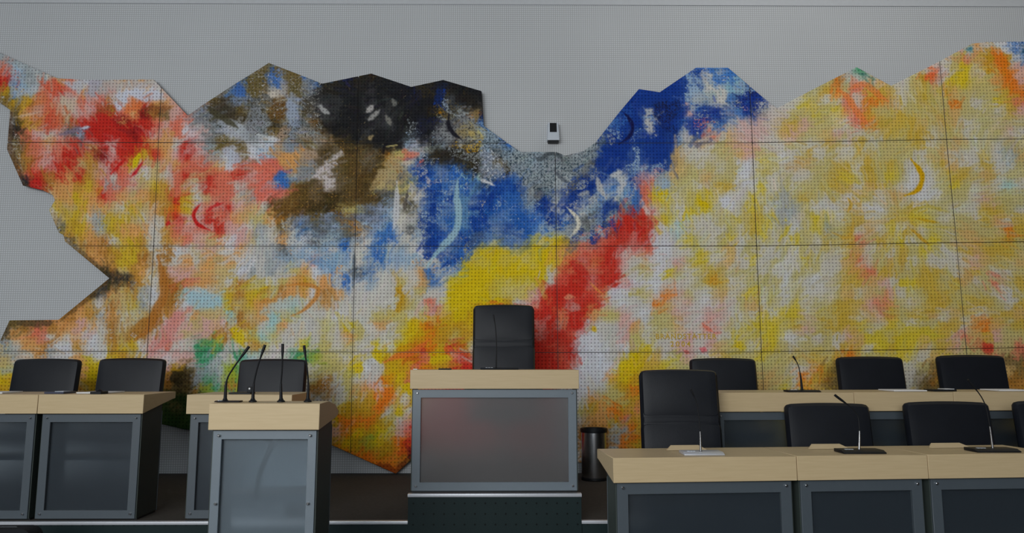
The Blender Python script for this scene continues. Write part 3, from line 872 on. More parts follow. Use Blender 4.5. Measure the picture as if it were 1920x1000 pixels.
def flecks(pts, col, den):
    """dense broken specks of another colour inside an outline"""
    pts = np.array(pts, float)
    mk = inside(GX + EDGE * 8, GY + noise(7, 7, 51) * 8, pts)
    FLK[mk] = np.array(col, float) * (1 + 0.12 * noise(8, 8, 52)[mk][:, None])
    DEN[mk] = den


flecks([(907, 233), (950, 268), (976, 285), (1037, 284), (1057, 300), (1095, 285), (1133, 250), (1140, 263), (1100, 313), (1073, 340), (1045, 330), (1040, 377), (993, 352), (967, 323), (940, 300), (905, 275)], (48, 62, 72), 0.46)
flecks([(360, 215), (480, 135), (600, 160), (600, 262), (420, 266), (360, 250)], (150, 148, 142), 0.40)
flecks([(400, 190), (440, 165), (470, 190), (520, 230), (590, 225), (590, 262), (480, 250), (400, 240)], (52, 46, 36), 0.44)
flecks([(600, 160), (700, 140), (770, 166), (760, 270), (700, 290), (600, 280)], (92, 84, 66), 0.34)
flecks([(560, 300), (640, 262), (735, 290), (700, 350), (706, 378), (612, 388), (520, 410), (516, 380)], (138, 104, 48), 0.38)
flecks([(815, 237), (880, 210), (903, 262), (813, 280)], (44, 44, 48), 0.44)
flecks([(905, 276), (960, 300), (930, 345), (880, 330)], (168, 172, 180), 0.42)
flecks([(520, 410), (700, 390), (760, 420), (640, 455), (520, 460)], (70, 84, 100), 0.42)
flecks([(860, 400), (960, 380), (1010, 400), (990, 460), (880, 470)], (150, 162, 172), 0.36)
CAN = np.clip(CAN, 6, 250)

# strokes
for pts, w, c, op in [
    ([(378, 380), (364, 399), (367, 416), (378, 425), (394, 432)], 7, (166, 30, 28), 1),
    ([(388, 396), (402, 386), (420, 380)], 7, (172, 40, 40), .95),
    ([(312, 424), (318, 414)], 8, (168, 30, 30), .9),
    ([(842, 214), (840, 232), (850, 250), (866, 262)], 8, (26, 26, 32), 1),
    ([(1166, 208), (1178, 220), (1186, 238), (1180, 256), (1160, 271)], 7, (16, 20, 62), 1),
    ([(1062, 388), (1080, 406), (1085, 422), (1079, 434), (1067, 446)], 8, (178, 174, 160), 1),
    ([(1708, 298), (1722, 316), (1729, 332), (1725, 350), (1714, 361), (1696, 367)], 10, (172, 132, 10), 1),
    ([(866, 326), (858, 342), (856, 370), (860, 400), (857, 428), (844, 448), (816, 478), (800, 502)], 13, (132, 160, 168), .85),
    ([(744, 340), (744, 380), (740, 420), (736, 434)], 11, (168, 168, 170), .8),
    ([(766, 354), (760, 380), (757, 398)], 7, (76, 70, 64), .9),
    ([(800, 330), (806, 346)], 8, (170, 160, 160), .8),
    ([(896, 336), (915, 342), (928, 348)], 6, (176, 176, 178), .95),
    ([(846, 484), (826, 504)], 6, (26, 62, 130), .9),
    ([(806, 500), (802, 530)], 8, (60, 100, 150), .8),
    ([(236, 296), (222, 312), (208, 326)], 6, (170, 30, 26), .95),
    ([(268, 302), (256, 320), (244, 334)], 6, (168, 30, 40), .95),
    ([(263, 284), (256, 300), (250, 318)], 10, (178, 158, 20), .95),
    ([(112, 252), (140, 246), (170, 238)], 9, (104, 92, 108), .8),
    ([(150, 242), (168, 237)], 5, (170, 174, 184), .9),
    ([(28, 220), (60, 214), (80, 208)], 5, (184, 160, 140), .6),
    ([(296, 480), (306, 520), (308, 552), (290, 590), (276, 620), (250, 640)], 17, (146, 90, 34), .8),
    ([(330, 528), (322, 548)], 14, (150, 80, 34), .7),
    ([(536, 536), (565, 533), (590, 538), (596, 546), (588, 564), (566, 584), (546, 593)], 8, (166, 106, 44), .8),
    ([(506, 536), (500, 545), (482, 552)], 8, (150, 110, 40), .5),
    ([(528, 552), (514, 562), (482, 568)], 9, (166, 112, 50), .7),
    ([(720, 680), (745, 668), (770, 662), (790, 650), (806, 636)], 12, (192, 84, 44), .6),
    ([(836, 648), (842, 664)], 14, (190, 70, 40), .7),
    ([(860, 652), (846, 680)], 12, (190, 90, 50), .5),
    ([(664, 468), (664, 500), (662, 540)], 5, (60, 72, 84), .7),
    ([(648, 524), (644, 536)], 8, (50, 90, 156), .8),
    ([(1710, 408), (1736, 414), (1762, 418)], 5, (166, 132, 26), .9),
    ([(1702, 424), (1722, 442), (1742, 460)], 6, (166, 126, 34), .85),
    ([(1700, 398), (1740, 386), (1780, 398)], 6, (158, 142, 56), .7),
    ([(1720, 424), (1770, 426), (1800, 428)], 5, (160, 146, 70), .8),
    ([(1590, 372), (1596, 384), (1590, 398)], 6, (166, 130, 40), .8),
    ([(1570, 166), (1590, 184), (1610, 214), (1630, 236)], 12, (190, 104, 50), .7),
    ([(1590, 168), (1620, 158), (1650, 180), (1666, 190)], 12, (190, 100, 50), .6),
    ([(1106, 530), (1120, 544), (1130, 552)], 3, (196, 120, 60), .9),
    ([(1056, 558), (1078, 556)], 9, (186, 120, 90), .8),
    ([(1048, 580), (1052, 600), (1048, 614)], 7, (184, 100, 70), .8),
    ([(1076, 630), (1080, 638)], 5, (180, 40, 30), .9),
    ([(1112, 612), (1116, 622)], 9, (174, 142, 30), .9),
    ([(1238, 576), (1250, 556), (1270, 552)], 7, (186, 116, 60), .8),
    ([(1316, 606), (1330, 618), (1340, 624)], 7, (186, 100, 80), .8),
    ([(1314, 654), (1324, 658)], 9, (186, 84, 90), .8),
    ([(1282, 658), (1292, 662)], 7, (180, 76, 70), .7),
    ([(735, 768), (724, 776), (712, 786)], 8, (164, 160, 150), .8),
    ([(1120, 668), (1180, 668)], 3, (168, 168, 170), .3),
    ([(1484, 420), (1470, 440), (1460, 452)], 7, (168, 150, 40), .7),
    ([(1468, 440), (1468, 360), (1462, 320)], 9, (140, 140, 138), .5),
    ([(1560, 436), (1590, 446), (1600, 420), (1596, 400)], 7, (168, 130, 40), .6),
    ([(1000, 290), (1012, 300), (1030, 288), (1050, 292), (1056, 310)], 8, (56, 62, 66), .8),
    ([(1040, 320), (1052, 334), (1066, 342)], 8, (60, 66, 74), .7),
    ([(1000, 350), (990, 380)], 10, (130, 136, 138), .6),
    ([(1118, 330), (1128, 360), (1136, 372)], 10, (160, 158, 152), .8),
    ([(1140, 330), (1160, 326), (1166, 350)], 11, (156, 158, 160), .8),
    ([(1084, 366), (1104, 358)], 9, (160, 158, 150), .7),
    ([(1086, 388), (1100, 376), (1110, 380)], 9, (140, 146, 158), .6),
    ([(690, 226), (712, 206)], 8, (140, 138, 134), .8),
    ([(690, 262), (698, 256)], 9, (150, 130, 90), .8),
    ([(688, 210), (702, 196)], 9, (150, 146, 142), .9),
    ([(598, 194), (606, 206), (618, 214)], 9, (150, 150, 148), .8),
    ([(736, 186), (742, 200)], 9, (104, 104, 98), .8),
    ([(724, 218), (732, 234)], 9, (110, 108, 100), .8),
    ([(824, 164), (820, 200)], 12, (18, 34, 78), .8),
    ([(822, 210), (828, 212)], 7, (130, 90, 20), .9),
    ([(886, 212), (894, 210), (892, 228)], 10, (110, 92, 58), .8),
    ([(880, 246), (890, 256)], 14, (160, 140, 80), .7),
    ([(836, 192), (842, 190)], 9, (96, 92, 86), .8),
    ([(400, 232), (432, 230), (460, 254), (440, 262)], 16, (136, 142, 148), .6),
    ([(386, 198), (400, 210), (420, 222), (446, 240)], 12, (56, 52, 34), .7),
    ([(442, 156), (452, 170), (440, 184)], 15, (60, 88, 140), .6),
    ([(546, 176), (546, 200), (544, 230)], 18, (132, 140, 152), .55),
    ([(516, 150), (520, 164)], 14, (52, 88, 142), .5),
    ([(504, 176), (518, 178)], 12, (170, 162, 150), .8),
    ([(22, 606), (60, 606), (108, 604)], 14, (72, 58, 40), .7),
    ([(18, 606), (4, 640)], 12, (72, 62, 48), .7),
    ([(112, 602), (160, 562), (198, 530)], 11, (76, 56, 30), .55),
    ([(124, 450), (160, 482), (202, 516)], 12, (74, 62, 44), .55),
    ([(22, 212), (17, 280), (46, 345)], 12, (72, 52, 38), .55),
    ([(700, 872), (742, 886), (764, 862)], 18, (92, 34, 14), .6),
]:
    stroke(pts, w, c, op)

# ------------------------------------------------------------------ mural panels
OUT = np.array([(-80, 66), (0, 99), (108, 147), (168, 150), (288, 149), (306, 168), (352, 217), (380, 197), (440, 158),
                (482, 132), (504, 118), (566, 142), (604, 157), (696, 138), (771, 163), (831, 150), (903, 171),
                (907, 236), (951, 268), (976, 285), (1043, 285), (1060, 292), (1095, 283), (1117, 267), (1160, 212),
                (1198, 167), (1237, 173), (1305, 127), (1365, 127), (1431, 183), (1457, 203), (1520, 170),
                (1606, 126), (1671, 161), (1760, 116), (1822, 82), (1850, 79), (2000, 77), (2000, 868), (1080, 868),
                (980, 846), (800, 846), (765, 868), (742, 889), (615, 832), (560, 812), (347, 806), (300, 795),
                (200, 775), (-70, 772), (-60, 760), (0, 640), (18, 601), (110, 600), (205, 522), (122, 453),
                (119, 441), (110, 436), (92, 394), (103, 376), (99, 366), (80, 357), (43, 348), (13, 280),
                (19, 206), (0, 193), (-80, 150)], float)
HJ = [[(-100, 20), (2040, 20)], [(-100, 267), (1040, 268.5), (1420, 268), (1768, 262), (2040, 260)],
      [(-100, 461), (600, 462.5), (1400, 462), (1790, 455.5), (2040, 452)],
      [(-100, 659), (400, 660), (1000, 661.5), (1430, 660.5), (1812, 654.5), (2040, 650)], [(-100, 905), (2040, 905)]]
VJ = [[(-98, 0), (-98, 920)], [(312, 0), (305, 170), (297, 268), (288, 462), (276, 660), (262, 905)],
      [(675, 0), (670, 268), (666, 462), (661, 660), (656, 905)],
      [(1036, 0), (1041, 268), (1043.5, 462), (1046, 660), (1049, 905)],
      [(1398, 0), (1411, 268), (1419, 462), (1428, 660), (1441, 905)],
      [(1752, 0), (1775, 262), (1794, 456), (1812, 656), (1834, 905)], [(1999, 0), (1999, 920)]]


def hy(j, x):
    p = np.array(HJ[j], float)
    return float(np.interp(x, p[:, 0], p[:, 1]))


def vx(i, y):
    p = np.array(VJ[i], float)
    return float(np.interp(y, p[:, 1], p[:, 0]))


def cross(i, j):
    x, y = vx(i, 400), hy(j, 900)
    for _ in range(6):
        y = hy(j, x)
        x = vx(i, y)
    return np.array((x, y))


def clip_poly(subj, quad):
    """Sutherland-Hodgman against a convex quad (clockwise in pixel space)"""
    out = [tuple(p) for p in subj]
    n = len(quad)
    for i in range(n):
        a, b2 = quad[i], quad[(i + 1) % n]
        res = []

        def side(p):
            return (b2[0] - a[0]) * (p[1] - a[1]) - (b2[1] - a[1]) * (p[0] - a[0])
        for k in range(len(out)):
            p, q = out[k - 1], out[k]
            sp_, sq = side(p), side(q)
            if (sp_ >= 0) != (sq >= 0):
                t = sp_ / (sp_ - sq)
                res.append((p[0] + (q[0] - p[0]) * t, p[1] + (q[1] - p[1]) * t))
            if sq >= 0:
                res.append(q)
        out = res
        if not out:
            return None
    return np.array(out)


YM = YW - 0.075       # front face of the mural panels
KLIGHT = 0.525        # how bright white paint shows on this wall, used to turn shown colour into paint colour
ORG = P(960, 660, YM)
mural = thing('wall_mural', 'huge jagged-edged abstract painting in red, black, blue and yellow on perforated panels on the wall', 'mural', tuple(ORG))


def unproj(X, Y, D):
    dx = (X - 960.0) / F
    dy = -(Y - 500.0) / F
    d0 = RMN[0, 0] * dx + RMN[0, 1] * dy - RMN[0, 2]
    d1 = RMN[1, 0] * dx + RMN[1, 1] * dy - RMN[1, 2]
    d2 = RMN[2, 0] * dx + RMN[2, 1] * dy - RMN[2, 2]
    k = D / d1
    return d0 * k, ZC + d2 * k


GRIDSTEP = 1.6
panels = {}
for j in range(4):
    for i in range(6):
        q = [cross(i, j), cross(i + 1, j), cross(i + 1, j + 1), cross(i, j + 1)]
        g = 0.5
        q[0] = q[0] + (g, g); q[1] = q[1] + (-g, g); q[2] = q[2] + (-g, -g); q[3] = q[3] + (g, -g)
        pg = clip_poly(OUT, q)
        if pg is None or len(pg) < 3:
            continue
        x0, y0 = pg.min(0) - 3
        x1, y1 = pg.max(0) + 3
        nx, ny = int((x1 - x0) / GRIDSTEP) + 1, int((y1 - y0) / GRIDSTEP) + 1
        xs = x0 + np.arange(nx + 1) * GRIDSTEP
        ys = y0 + np.arange(ny + 1) * GRIDSTEP
        X, Y = np.meshgrid(xs, ys)
        cx, cy = X[:-1, :-1] + GRIDSTEP / 2, Y[:-1, :-1] + GRIDSTEP / 2
        keep = inside(cx, cy, pg)
        if keep.sum() < 60:
            continue
        cnt = np.zeros(X.shape, int)
        for a1 in (0, 1):
            for b1 in (0, 1):
                cnt[a1:a1 + ny, b1:b1 + nx] += keep
        bnd = (cnt > 0) & (cnt < 4)
        bd, bx, by = edge_dist(X[bnd], Y[bnd], pg)
        Xs, Ys = X.copy(), Y.copy()
        Xs[bnd] = bx
        Ys[bnd] = by
        used = cnt > 0
        idx = np.full(X.shape, -1)
        idx[used] = np.arange(used.sum())
        wx, wz = unproj(Xs[used], Ys[used], YM)
        nv = len(wx)
        co = np.zeros((nv, 3))
        co[:, 0] = wx - ORG.x
        co[:, 2] = wz - ORG.z
        quads = np.stack([idx[:-1, :-1][keep], idx[1:, :-1][keep], idx[1:, 1:][keep], idx[:-1, 1:][keep]], 1)
        # rim: every directed edge used only once is an outer edge
        e = np.concatenate([quads[:, [0, 1]], quads[:, [1, 2]], quads[:, [2, 3]], quads[:, [3, 0]]])
        key = e[:, 0].astype(np.int64) * nv + e[:, 1]
        rev = e[:, 1].astype(np.int64) * nv + e[:, 0]
        outer = e[~np.isin(key, rev)]
        bv = np.unique(outer)
        mp_ = np.full(nv, -1)
        mp_[bv] = nv + np.arange(len(bv))
        back = co[bv].copy()
        back[:, 1] += 0.024
        rim = np.stack([outer[:, 1], outer[:, 0], mp_[outer[:, 0]], mp_[outer[:, 1]]], 1)
        allco = np.concatenate([co, back])
        allq = np.concatenate([quads, rim])
        me = bpy.data.meshes.new('panel')
        me.vertices.add(len(allco))
        me.vertices.foreach_set('co', allco.ravel())
        me.loops.add(len(allq) * 4)
        me.loops.foreach_set('vertex_index', allq.ravel().astype(np.int32))
        me.polygons.add(len(allq))
        me.polygons.foreach_set('loop_start', (np.arange(len(allq)) * 4).astype(np.int32))
        mi = np.zeros(len(allq), np.int32)
        mi[len(quads):] = 1
        me.materials.append(M['mural'])
        me.materials.append(M['rim'])
        me.polygons.foreach_set('material_index', mi)
        me.update(calc_edges=True)
        # paint
        ci = np.clip((Xs[used] - OX) / STEP, 0, CW - 1.01)
        cj = np.clip((Ys[used] - OY) / STEP, 0, CH - 1.01)
        i0, j0 = ci.astype(int), cj.astype(int)
        fx, fy = (ci - i0)[:, None], (cj - j0)[:, None]
        c = ((CAN[j0, i0] * (1 - fx) + CAN[j0, i0 + 1] * fx) * (1 - fy)
             + (CAN[j0 + 1, i0] * (1 - fx) + CAN[j0 + 1, i0 + 1] * fx) * fy) / 255
        cl = np.clip(lin(c) / KLIGHT * 1.0, 0, 0.95)
        rgba = np.ones((len(allco), 4), np.float32)
        rgba[:nv, :3] = cl
        rgba[nv:, :3] = 0.1
        c2 = FLK[np.rint(cj).astype(int), np.rint(ci).astype(int)] / 255
        rg2 = np.zeros((len(allco), 4), np.float32)
        rg2[:nv, :3] = np.clip(lin(c2) / KLIGHT, 0, 0.95)
        rg2[:nv, 3] = DEN[np.rint(cj).astype(int), np.rint(ci).astype(int)]
        at2 = me.color_attributes.new('fleck', 'FLOAT_COLOR', 'POINT')
        at2.data.foreach_set('color', rg2.ravel())
        at = me.color_attributes.new('paint', 'FLOAT_COLOR', 'POINT')
        at.data.foreach_set('color', rgba.ravel())
        o = bpy.data.objects.new('panel', me)
        COL.objects.link(o)
        o.parent = mural
        panels[(i, j)] = o

# dark carrier rails behind the joints
rails = MB()


def rail(p, q):
    n = max(2, int(np.hypot(*(q - p)) / 6))
    ts = (np.arange(n) + 0.5) / n
    X = p[0] + (q[0] - p[0]) * ts
    Y = p[1] + (q[1] - p[1]) * ts
    ok = inside(X, Y, OUT) & (edge_dist(X, Y, OUT)[0] > 7)
    k = 0
    while k < n:
        if ok[k]:
            s = k
            while k + 1 < n and ok[k + 1]:
                k += 1
            if k > s:
                A_, B_ = np.array((X[s], Y[s])), np.array((X[k], Y[k]))
                d = (B_ - A_) / np.hypot(*(B_ - A_))
                nn = np.array((-d[1], d[0])) * 4.0
                pts = [A_ - nn, B_ - nn, B_ + nn, A_ + nn]
                vs = []
                for yy in (0.026, 0.07):
                    for c3 in pts:
                        w = P(c3[0], c3[1], YM)
                        vs.append((w.x - ORG.x, yy, w.z - ORG.z))
                rails.add(vs, [(0, 1, 2, 3), (7, 6, 5, 4), (0, 4, 5, 1), (1, 5, 6, 2), (2, 6, 7, 3), (3, 7, 4, 0)])
        k += 1


for j in range(1, 4):
    for i in range(6):
        rail(cross(i, j), cross(i + 1, j))
for i in range(1, 6):
    for j in range(4):
        rail(cross(i, j), cross(i, j + 1))
rails.build('carrier_rail', M['darkmetal'], mural)

# painted signature on the lower panel
for body, pxx, pyy, hpx in (('BRANDSTÄTTER', 1229, 635.5, 9.2), ('2004', 1257, 650, 9.5)):
    cu = bpy.data.curves.new('signature', 'FONT')
    cu.body = body
    s0 = P(pxx, pyy, YM); s1 = P(pxx, pyy - hpx, YM)
    cu.size = (s1.z - s0.z) / 0.69
    cu.space_character = 1.22 if len(body) > 5 else 1.5
    cu.offset = 0.0012
    cu.extrude = 0.0006
    cu.materials.append(M['sign_gold'])
    tmp = bpy.data.objects.new('signature_outline', cu)
    sm = bpy.data.meshes.new_from_object(tmp)
    bpy.data.objects.remove(tmp)
    sm.materials.clear()
    sm.materials.append(M['sign_gold'])
    o = bpy.data.objects.new('signature', sm)
    COL.objects.link(o)
    o.parent = panels[(3, 2)]
    o.location = (s0.x - ORG.x, -0.001, s0.z - ORG.z)
    o.rotation_euler = (math.pi / 2, 0, 0)


# ------------------------------------------------------------------ desks
def make_desk(name, label, cat, x0, x1, ztop, zfloor, Y, rz=0.0, depth=0.46, ap=0.12, glass='glass', tail=0.045,
              group=None, fr=0.05, mid_screws=False, shelf=None, rounded=False, inset=0.018, yb=0.30):
    """x0..x1 = span of the beech apron at its front face (y = Y)"""
    w = x1 - x0
    t = thing(name, label, cat, (x0, Y, zfloor), rz, group)
    h = ztop - zfloor
    g = 0.0015
    # beech top with deep front apron tapering to the rear
    if rounded:
        prof = [(0, h - ap), (0, h), (depth * .45, h + .002), (depth * .8, h - 0.02), (depth, h - 0.055), (depth, h - 0.075), (depth * 0.85, h - 0.088)]
    else:
        prof = [(0, h - ap), (0, h), (depth, h), (depth, h - tail), (depth * 0.9, h - tail - 0.004)]
    MB().prism_x(prof, g, w - g).build('worktop', M['beech'], t, 0.002, 1)
    hb = h - ap            # body height
    bx0, bx1 = inset, w - inset
    yf = 0.035
    zb = 0.012
    MB().frame(bx0 + 0.006, bx1 - 0.006, zb, hb - 0.004, fr, yf - 0.012, yf + 0.008, fr).build('front_frame', M['frame' if glass == 'glass' else 'frame_lit'], t, 0.0015, 1)
    # frosted pane held on chrome studs in front of the frame
    pane = MB().box(bx0 + 0.010, bx1 - 0.010, yf + 0.009, yf + 0.015, zb + 0.004, hb - 0.006).build('glass_pane', M[glass], t)
    zs = [hb - 0.026, zb + 0.03]
    if mid_screws:
        zs = [hb - 0.026, hb - 0.33, zb + 0.03]
    for sx in (bx0 + 0.034, bx1 - 0.034):
        for sz in zs:
            m = MB()
            m.tube([(sx, yf - 0.024, sz), (sx, yf - 0.022, sz), (sx, yf - 0.0125, sz)], [0.0045, 0.0066, 0.0066], 14)
            m.build('stud', M['chrome'], t, 0, smooth=True)
    prof = [(yf - 0.004, zb), (yf - 0.004, hb - 0.002), (yb, hb - 0.002 + (ap - tail) * yb / depth * 0.9), (yb, zb)]
    for sx in (bx0, bx1 - 0.005):
        s = MB().prism_x(prof, sx, sx + 0.005).build('side_panel', M['side'], t)
        MB().box(sx - 0.002, sx + 0.007, yb, yb + 0.006, zb, hb).build('edge_strip', M['frame'], s)
    # floor plinth and modesty shelf inside
    MB().box(bx0 + 0.006, bx1 - 0.006, yf + 0.02, yb, 0.0, zb).build('plinth', M['darkmetal'], t)
    for sh in (shelf or []):
        MB().box(bx0 + 0.006, bx1 - 0.006, yf + 0.05, yb - 0.01, sh, sh + 0.022).build('shelf', M['frame'], t)
    return t


def on_plane(px, py, Y):
    p = P(px, py, Y)
    return p.x, p.z


# left block, on the platform
YL = 4.80
xj = P(72, 741, YL).x
xe = P(270.5, 741, YL).x
xs_ = P(-126, 741, YL).x
zt = P(150, 740, YL).z
DG = 'council desks of beech and frosted glass'
make_desk('council_desk', 'beech and frosted-glass desk at the left edge of the frame, cut off by it', 'desk', xs_, xj, zt, ZP, YL, group=DG, shelf=[0.36])
make_desk('council_desk', 'beech and glass desk with its dark right side showing, left of the lectern', 'desk', xj, xe, zt, ZP, YL, group=DG, shelf=[0.36])
zt3 = P(450, 740.5, YL).z
x3a, x3b = P(350, 741, YL).x, P(548, 741, YL).x
make_desk('council_desk', 'beech and glass desk mostly hidden behind the four-microphone lectern', 'desk', x3a, x3b, zt3, ZP, YL, group=DG, shelf=[0.36])

# rostrum
YR = 4.80
xa, xb = P(768.5, 712, YR).x, P(1086, 712, YR).x
rost = make_desk('rostrum', 'wide beech-topped rostrum with warm-lit frosted panel, raised on the centre podium', 'desk', xa, xb,
                 P(930, 694, YR).z, ZR, YR, glass='glass_warm_lit', depth=0.40, fr=0.052, inset=0.012)

# rear row on the right, on the platform
rr = -0.06 + 0.115
YQ = 4.80
zq = P(1500, 737, YQ).z
xq = P(1337, 737, YQ).x
u = 0.672
pos = [(xq, 0.93, 'wide beech and glass desk of the back right row, behind the high-backed chair'),
       (xq + 0.93, u, 'middle beech and glass desk of the back right row, behind the front-row chairs'),
       (xq + 0.93 + u, u, 'last beech and glass desk of the back right row, cut by the frame edge')]
RZQ = math.radians(3.6)
for k, (x, w, lab) in enumerate(pos):
    dx = x - xq
    make_desk('council_desk', lab, 'desk', xq + dx * math.cos(RZQ), xq + dx * math.cos(RZQ) + w, zq, ZP, YQ + dx * math.sin(RZQ), rz=RZQ, yb=0.24, group=DG, shelf=[0.36])

# front row on the right, on the hall floor
YF = 3.75
zf = P(1148, 859.5, YF).z
xf = P(1149, 860, YF).x
RZF = math.radians(4.2)
w1, w2, w3 = 0.935, 0.690, 0.72
dx = 0
frow = []
for w, lab in ((w1, 'wide beech and glass desk at the front right, with a high-backed chair behind it'),
               (w2, 'middle beech and glass desk of the front right row'),
               (w3, 'beech and glass desk in the lower right corner, cut by the frame')):
    frow.append(make_desk('council_desk', lab, 'desk', xf + dx * math.cos(RZF), xf + dx * math.cos(RZF) + w, zf, 0.0,
                          YF + dx * math.sin(RZF), rz=RZF, depth=0.40, yb=0.22, tail=0.05, group=DG, shelf=[0.40], fr=0.055))
    dx += w

# lectern
YC = 3.50
xa, xb = P(391, 770, YC).x, P(600, 770, YC).x
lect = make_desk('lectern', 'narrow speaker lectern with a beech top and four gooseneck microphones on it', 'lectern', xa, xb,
                 P(500, 757, YC).z, 0.0, YC, glass='glass_backlit', depth=0.40, ap=0.120, rounded=True, mid_screws=True, shelf=[0.655], fr=0.04, inset=0.012)
tb = MB()
hl = P(500, 757, YC).z - 0.12
tb.tube([(0.275, 0.085, hl), (0.27, 0.075, hl - 0.08), (0.255, 0.068, hl - 0.13), (0.225, 0.068, hl - 0.20), (0.215, 0.08, 0.68)], 0.013, 10)
tb.build('cable', M['black'], lect, smooth=True)


# ------------------------------------------------------------------ chairs
def cushion(w, h, t, r=0.03, crown=0.012, nx=16, nz=14):
    """upholstered pad in the x-z plane, base at z=0, thickness t about y=0, soft rounded edges"""
    vs, fs = [], []
    for s in (-1, 1):
        for b in range(nz + 1):
            for a in range(nx + 1):
                u_, v_ = 2 * a / nx - 1, 2 * b / nz - 1
                # concentrate samples near the border
                u2 = math.copysign(1 - (1 - abs(u_)) ** 1.35, u_)
                v2 = math.copysign(1 - (1 - abs(v_)) ** 1.35, v_)
                x, z = u2 * w / 2, v2 * h / 2
                # rounded corners
                ax, az = abs(x) - (w / 2 - r), abs(z) - (h / 2 - r)
                if ax > 0 and az > 0:
                    L_ = max(ax, az)
                    d = math.hypot(ax, az)
                    k = L_ / d if d > 0 else 1
                    x = math.copysign(w / 2 - r + ax * k, x)
                    z = math.copysign(h / 2 - r + az * k, z)
                ed = 1 - max(abs(u2), abs(v2))
                prof = min(1.0, ed / 0.10)
                prof = math.sqrt(max(0.0, 1 - (1 - prof) ** 2))
                y = s * (t / 2 * (0.25 + 0.75 * prof) + crown * (1 - u2 * u2) * (1 - v2 * v2))
                z += 0.010 * (1 - u2 * u2) * (v2 if v2 > 0 else 0)
                vs.append((x, y, z + h / 2))
    n1 = (nx + 1) * (nz + 1)
    for s in (0, 1):
        for b in range(nz):
            for a in range(nx):
                i = s * n1 + b * (nx + 1) + a
                q_ = (i, i + 1, i + nx + 2, i + nx + 1)
                fs.append(q_ if s == 0 else q_[::-1])
    ring = [a for a in range(nx + 1)] + [b * (nx + 1) + nx for b in range(1, nz + 1)] \
        + [nz * (nx + 1) + a for a in range(nx - 1, -1, -1)] + [b * (nx + 1) for b in range(nz - 1, 0, -1)]
    for k in range(len(ring)):
        a_, b3 = ring[k], ring[(k + 1) % len(ring)]
        fs.append((a_, a_ + n1, b3 + n1, b3))
    return vs, fs


def xf_pts(vs, tilt, z0, y0):
    ct, st = math.cos(tilt), math.sin(tilt)
    return [(x, y0 + y * ct + z * st, z0 + z * ct - y * st) for x, y, z in vs]


def make_chair(high, label, w=0.50, tilt=math.radians(8)):
    t = thing('conference_chair', label, 'chair')
    zb = 0.52
    H = 1.00                    # nominal top, adjusted by the caller through z scale of the backrest only
    total = 0.80 if high else 0.54
    if high:
        parts = [(0.0, total - 0.30 - 0.035), (total - 0.30, 0.30)]
        vs, fs = cushion(w - 0.004, total - 0.004, 0.052, 0.03, 0.008)
        MB().add(xf_pts(vs, tilt, zb, 0.20), fs).build('back_shell', M['leather'], t, smooth=True)
        vs, fs = cushion(w, parts[0][1], 0.065, 0.03)
        MB().add(xf_pts(vs, tilt, zb, 0.20), fs).build('backrest', M['leather'], t, smooth=True)
        vs, fs = cushion(w - 0.012, 0.30, 0.065, 0.03)
        vs = [(x, y, z + total - 0.30) for x, y, z in vs]
        MB().add(xf_pts(vs, tilt, zb, 0.20), fs).build('headrest', M['leather'], t, smooth=True)
        vs, fs = cushion(w - 0.01, 0.046, 0.062, 0.018, 0.004, 16, 6)
        vs = [(x, y, z + total - 0.30 - 0.042) for x, y, z in vs]
        MB().add(xf_pts(vs, tilt, zb, 0.20), fs).build('neck_roll', M['leather'], t, smooth=True)
    else:
        vs, fs = cushion(w, total, 0.062, 0.032)
        MB().add(xf_pts(vs, tilt, zb, 0.20), fs).build('backrest', M['leather'], t, smooth=True)
    # seat
    vs, fs = cushion(w - 0.02, 0.42, 0.085, 0.05)
    MB().add([(x, z - 0.20, 0.455 - y) for x, y, z in vs], fs).build('seat', M['leather'], t, smooth=True)
    # armrests
    for s in (-1, 1):
        m = MB()
        xx = s * (w / 2 + 0.012)
        m.tube([(s * w * 0.42, -0.05, 0.40), (xx, -0.05, 0.41), (xx, -0.06, 0.50), (xx, -0.02, 0.63)], 0.013, 10)
        a = m.build('armrest', M['darkmetal'], t, smooth=True)
        MB().box(xx - 0.028, xx + 0.028, -0.16, 0.13, 0.63, 0.665).build('arm_pad', M['leather'], a, 0.012, 3)
    MB().tube([(0, 0.0, 0.10), (0, 0.0, 0.20), (0, 0.0, 0.2001), (0, 0.0, 0.38)], [0.03, 0.03, 0.018, 0.018], 14).box(-0.10, 0.10, -0.10, 0.12, 0.375, 0.41).build('column', M['darkmetal'], t, smooth=False)
    for sgn in (1,):
        MB().tube([(0, 0.08, 0.40), (0, 0.20, 0.44), (0, 0.245, 0.60)], 0.02, 8).build('back_support', M['darkmetal'], t, smooth=True)
    for k in range(5):
        an = math.radians(90 + 72 * k)
        c, s = math.cos(an), math.sin(an)
        leg = MB().tube([(0.02 * c, 0.02 * s, 0.115), (0.16 * c, 0.16 * s, 0.10), (0.27 * c, 0.27 * s, 0.075)], [0.022, 0.018, 0.012], 8).build('leg', M['darkmetal'], t, smooth=True)
        MB().tube([(0.27 * c - 0.012 * s, 0.27 * s + 0.012 * c, 0.028), (0.27 * c + 0.012 * s, 0.27 * s - 0.012 * c, 0.028)], 0.028, 14).build('caster', M['black'], leg, smooth=True)
    return t


low0 = make_chair(False, '')
high0 = make_chair(True, '')
LOWTOP = 0.52 + (0.54 + 0.010) * math.cos(math.radians(8)) + 0.004
HIGHTOP = 0.52 + (0.80 + 0.010) * math.cos(math.radians(8)) + 0.004
TOPY = 0.20 + 0.54 * math.sin(math.radians(8))
TOPYH = 0.20 + 0.80 * math.sin(math.radians(8))
used_first = {}


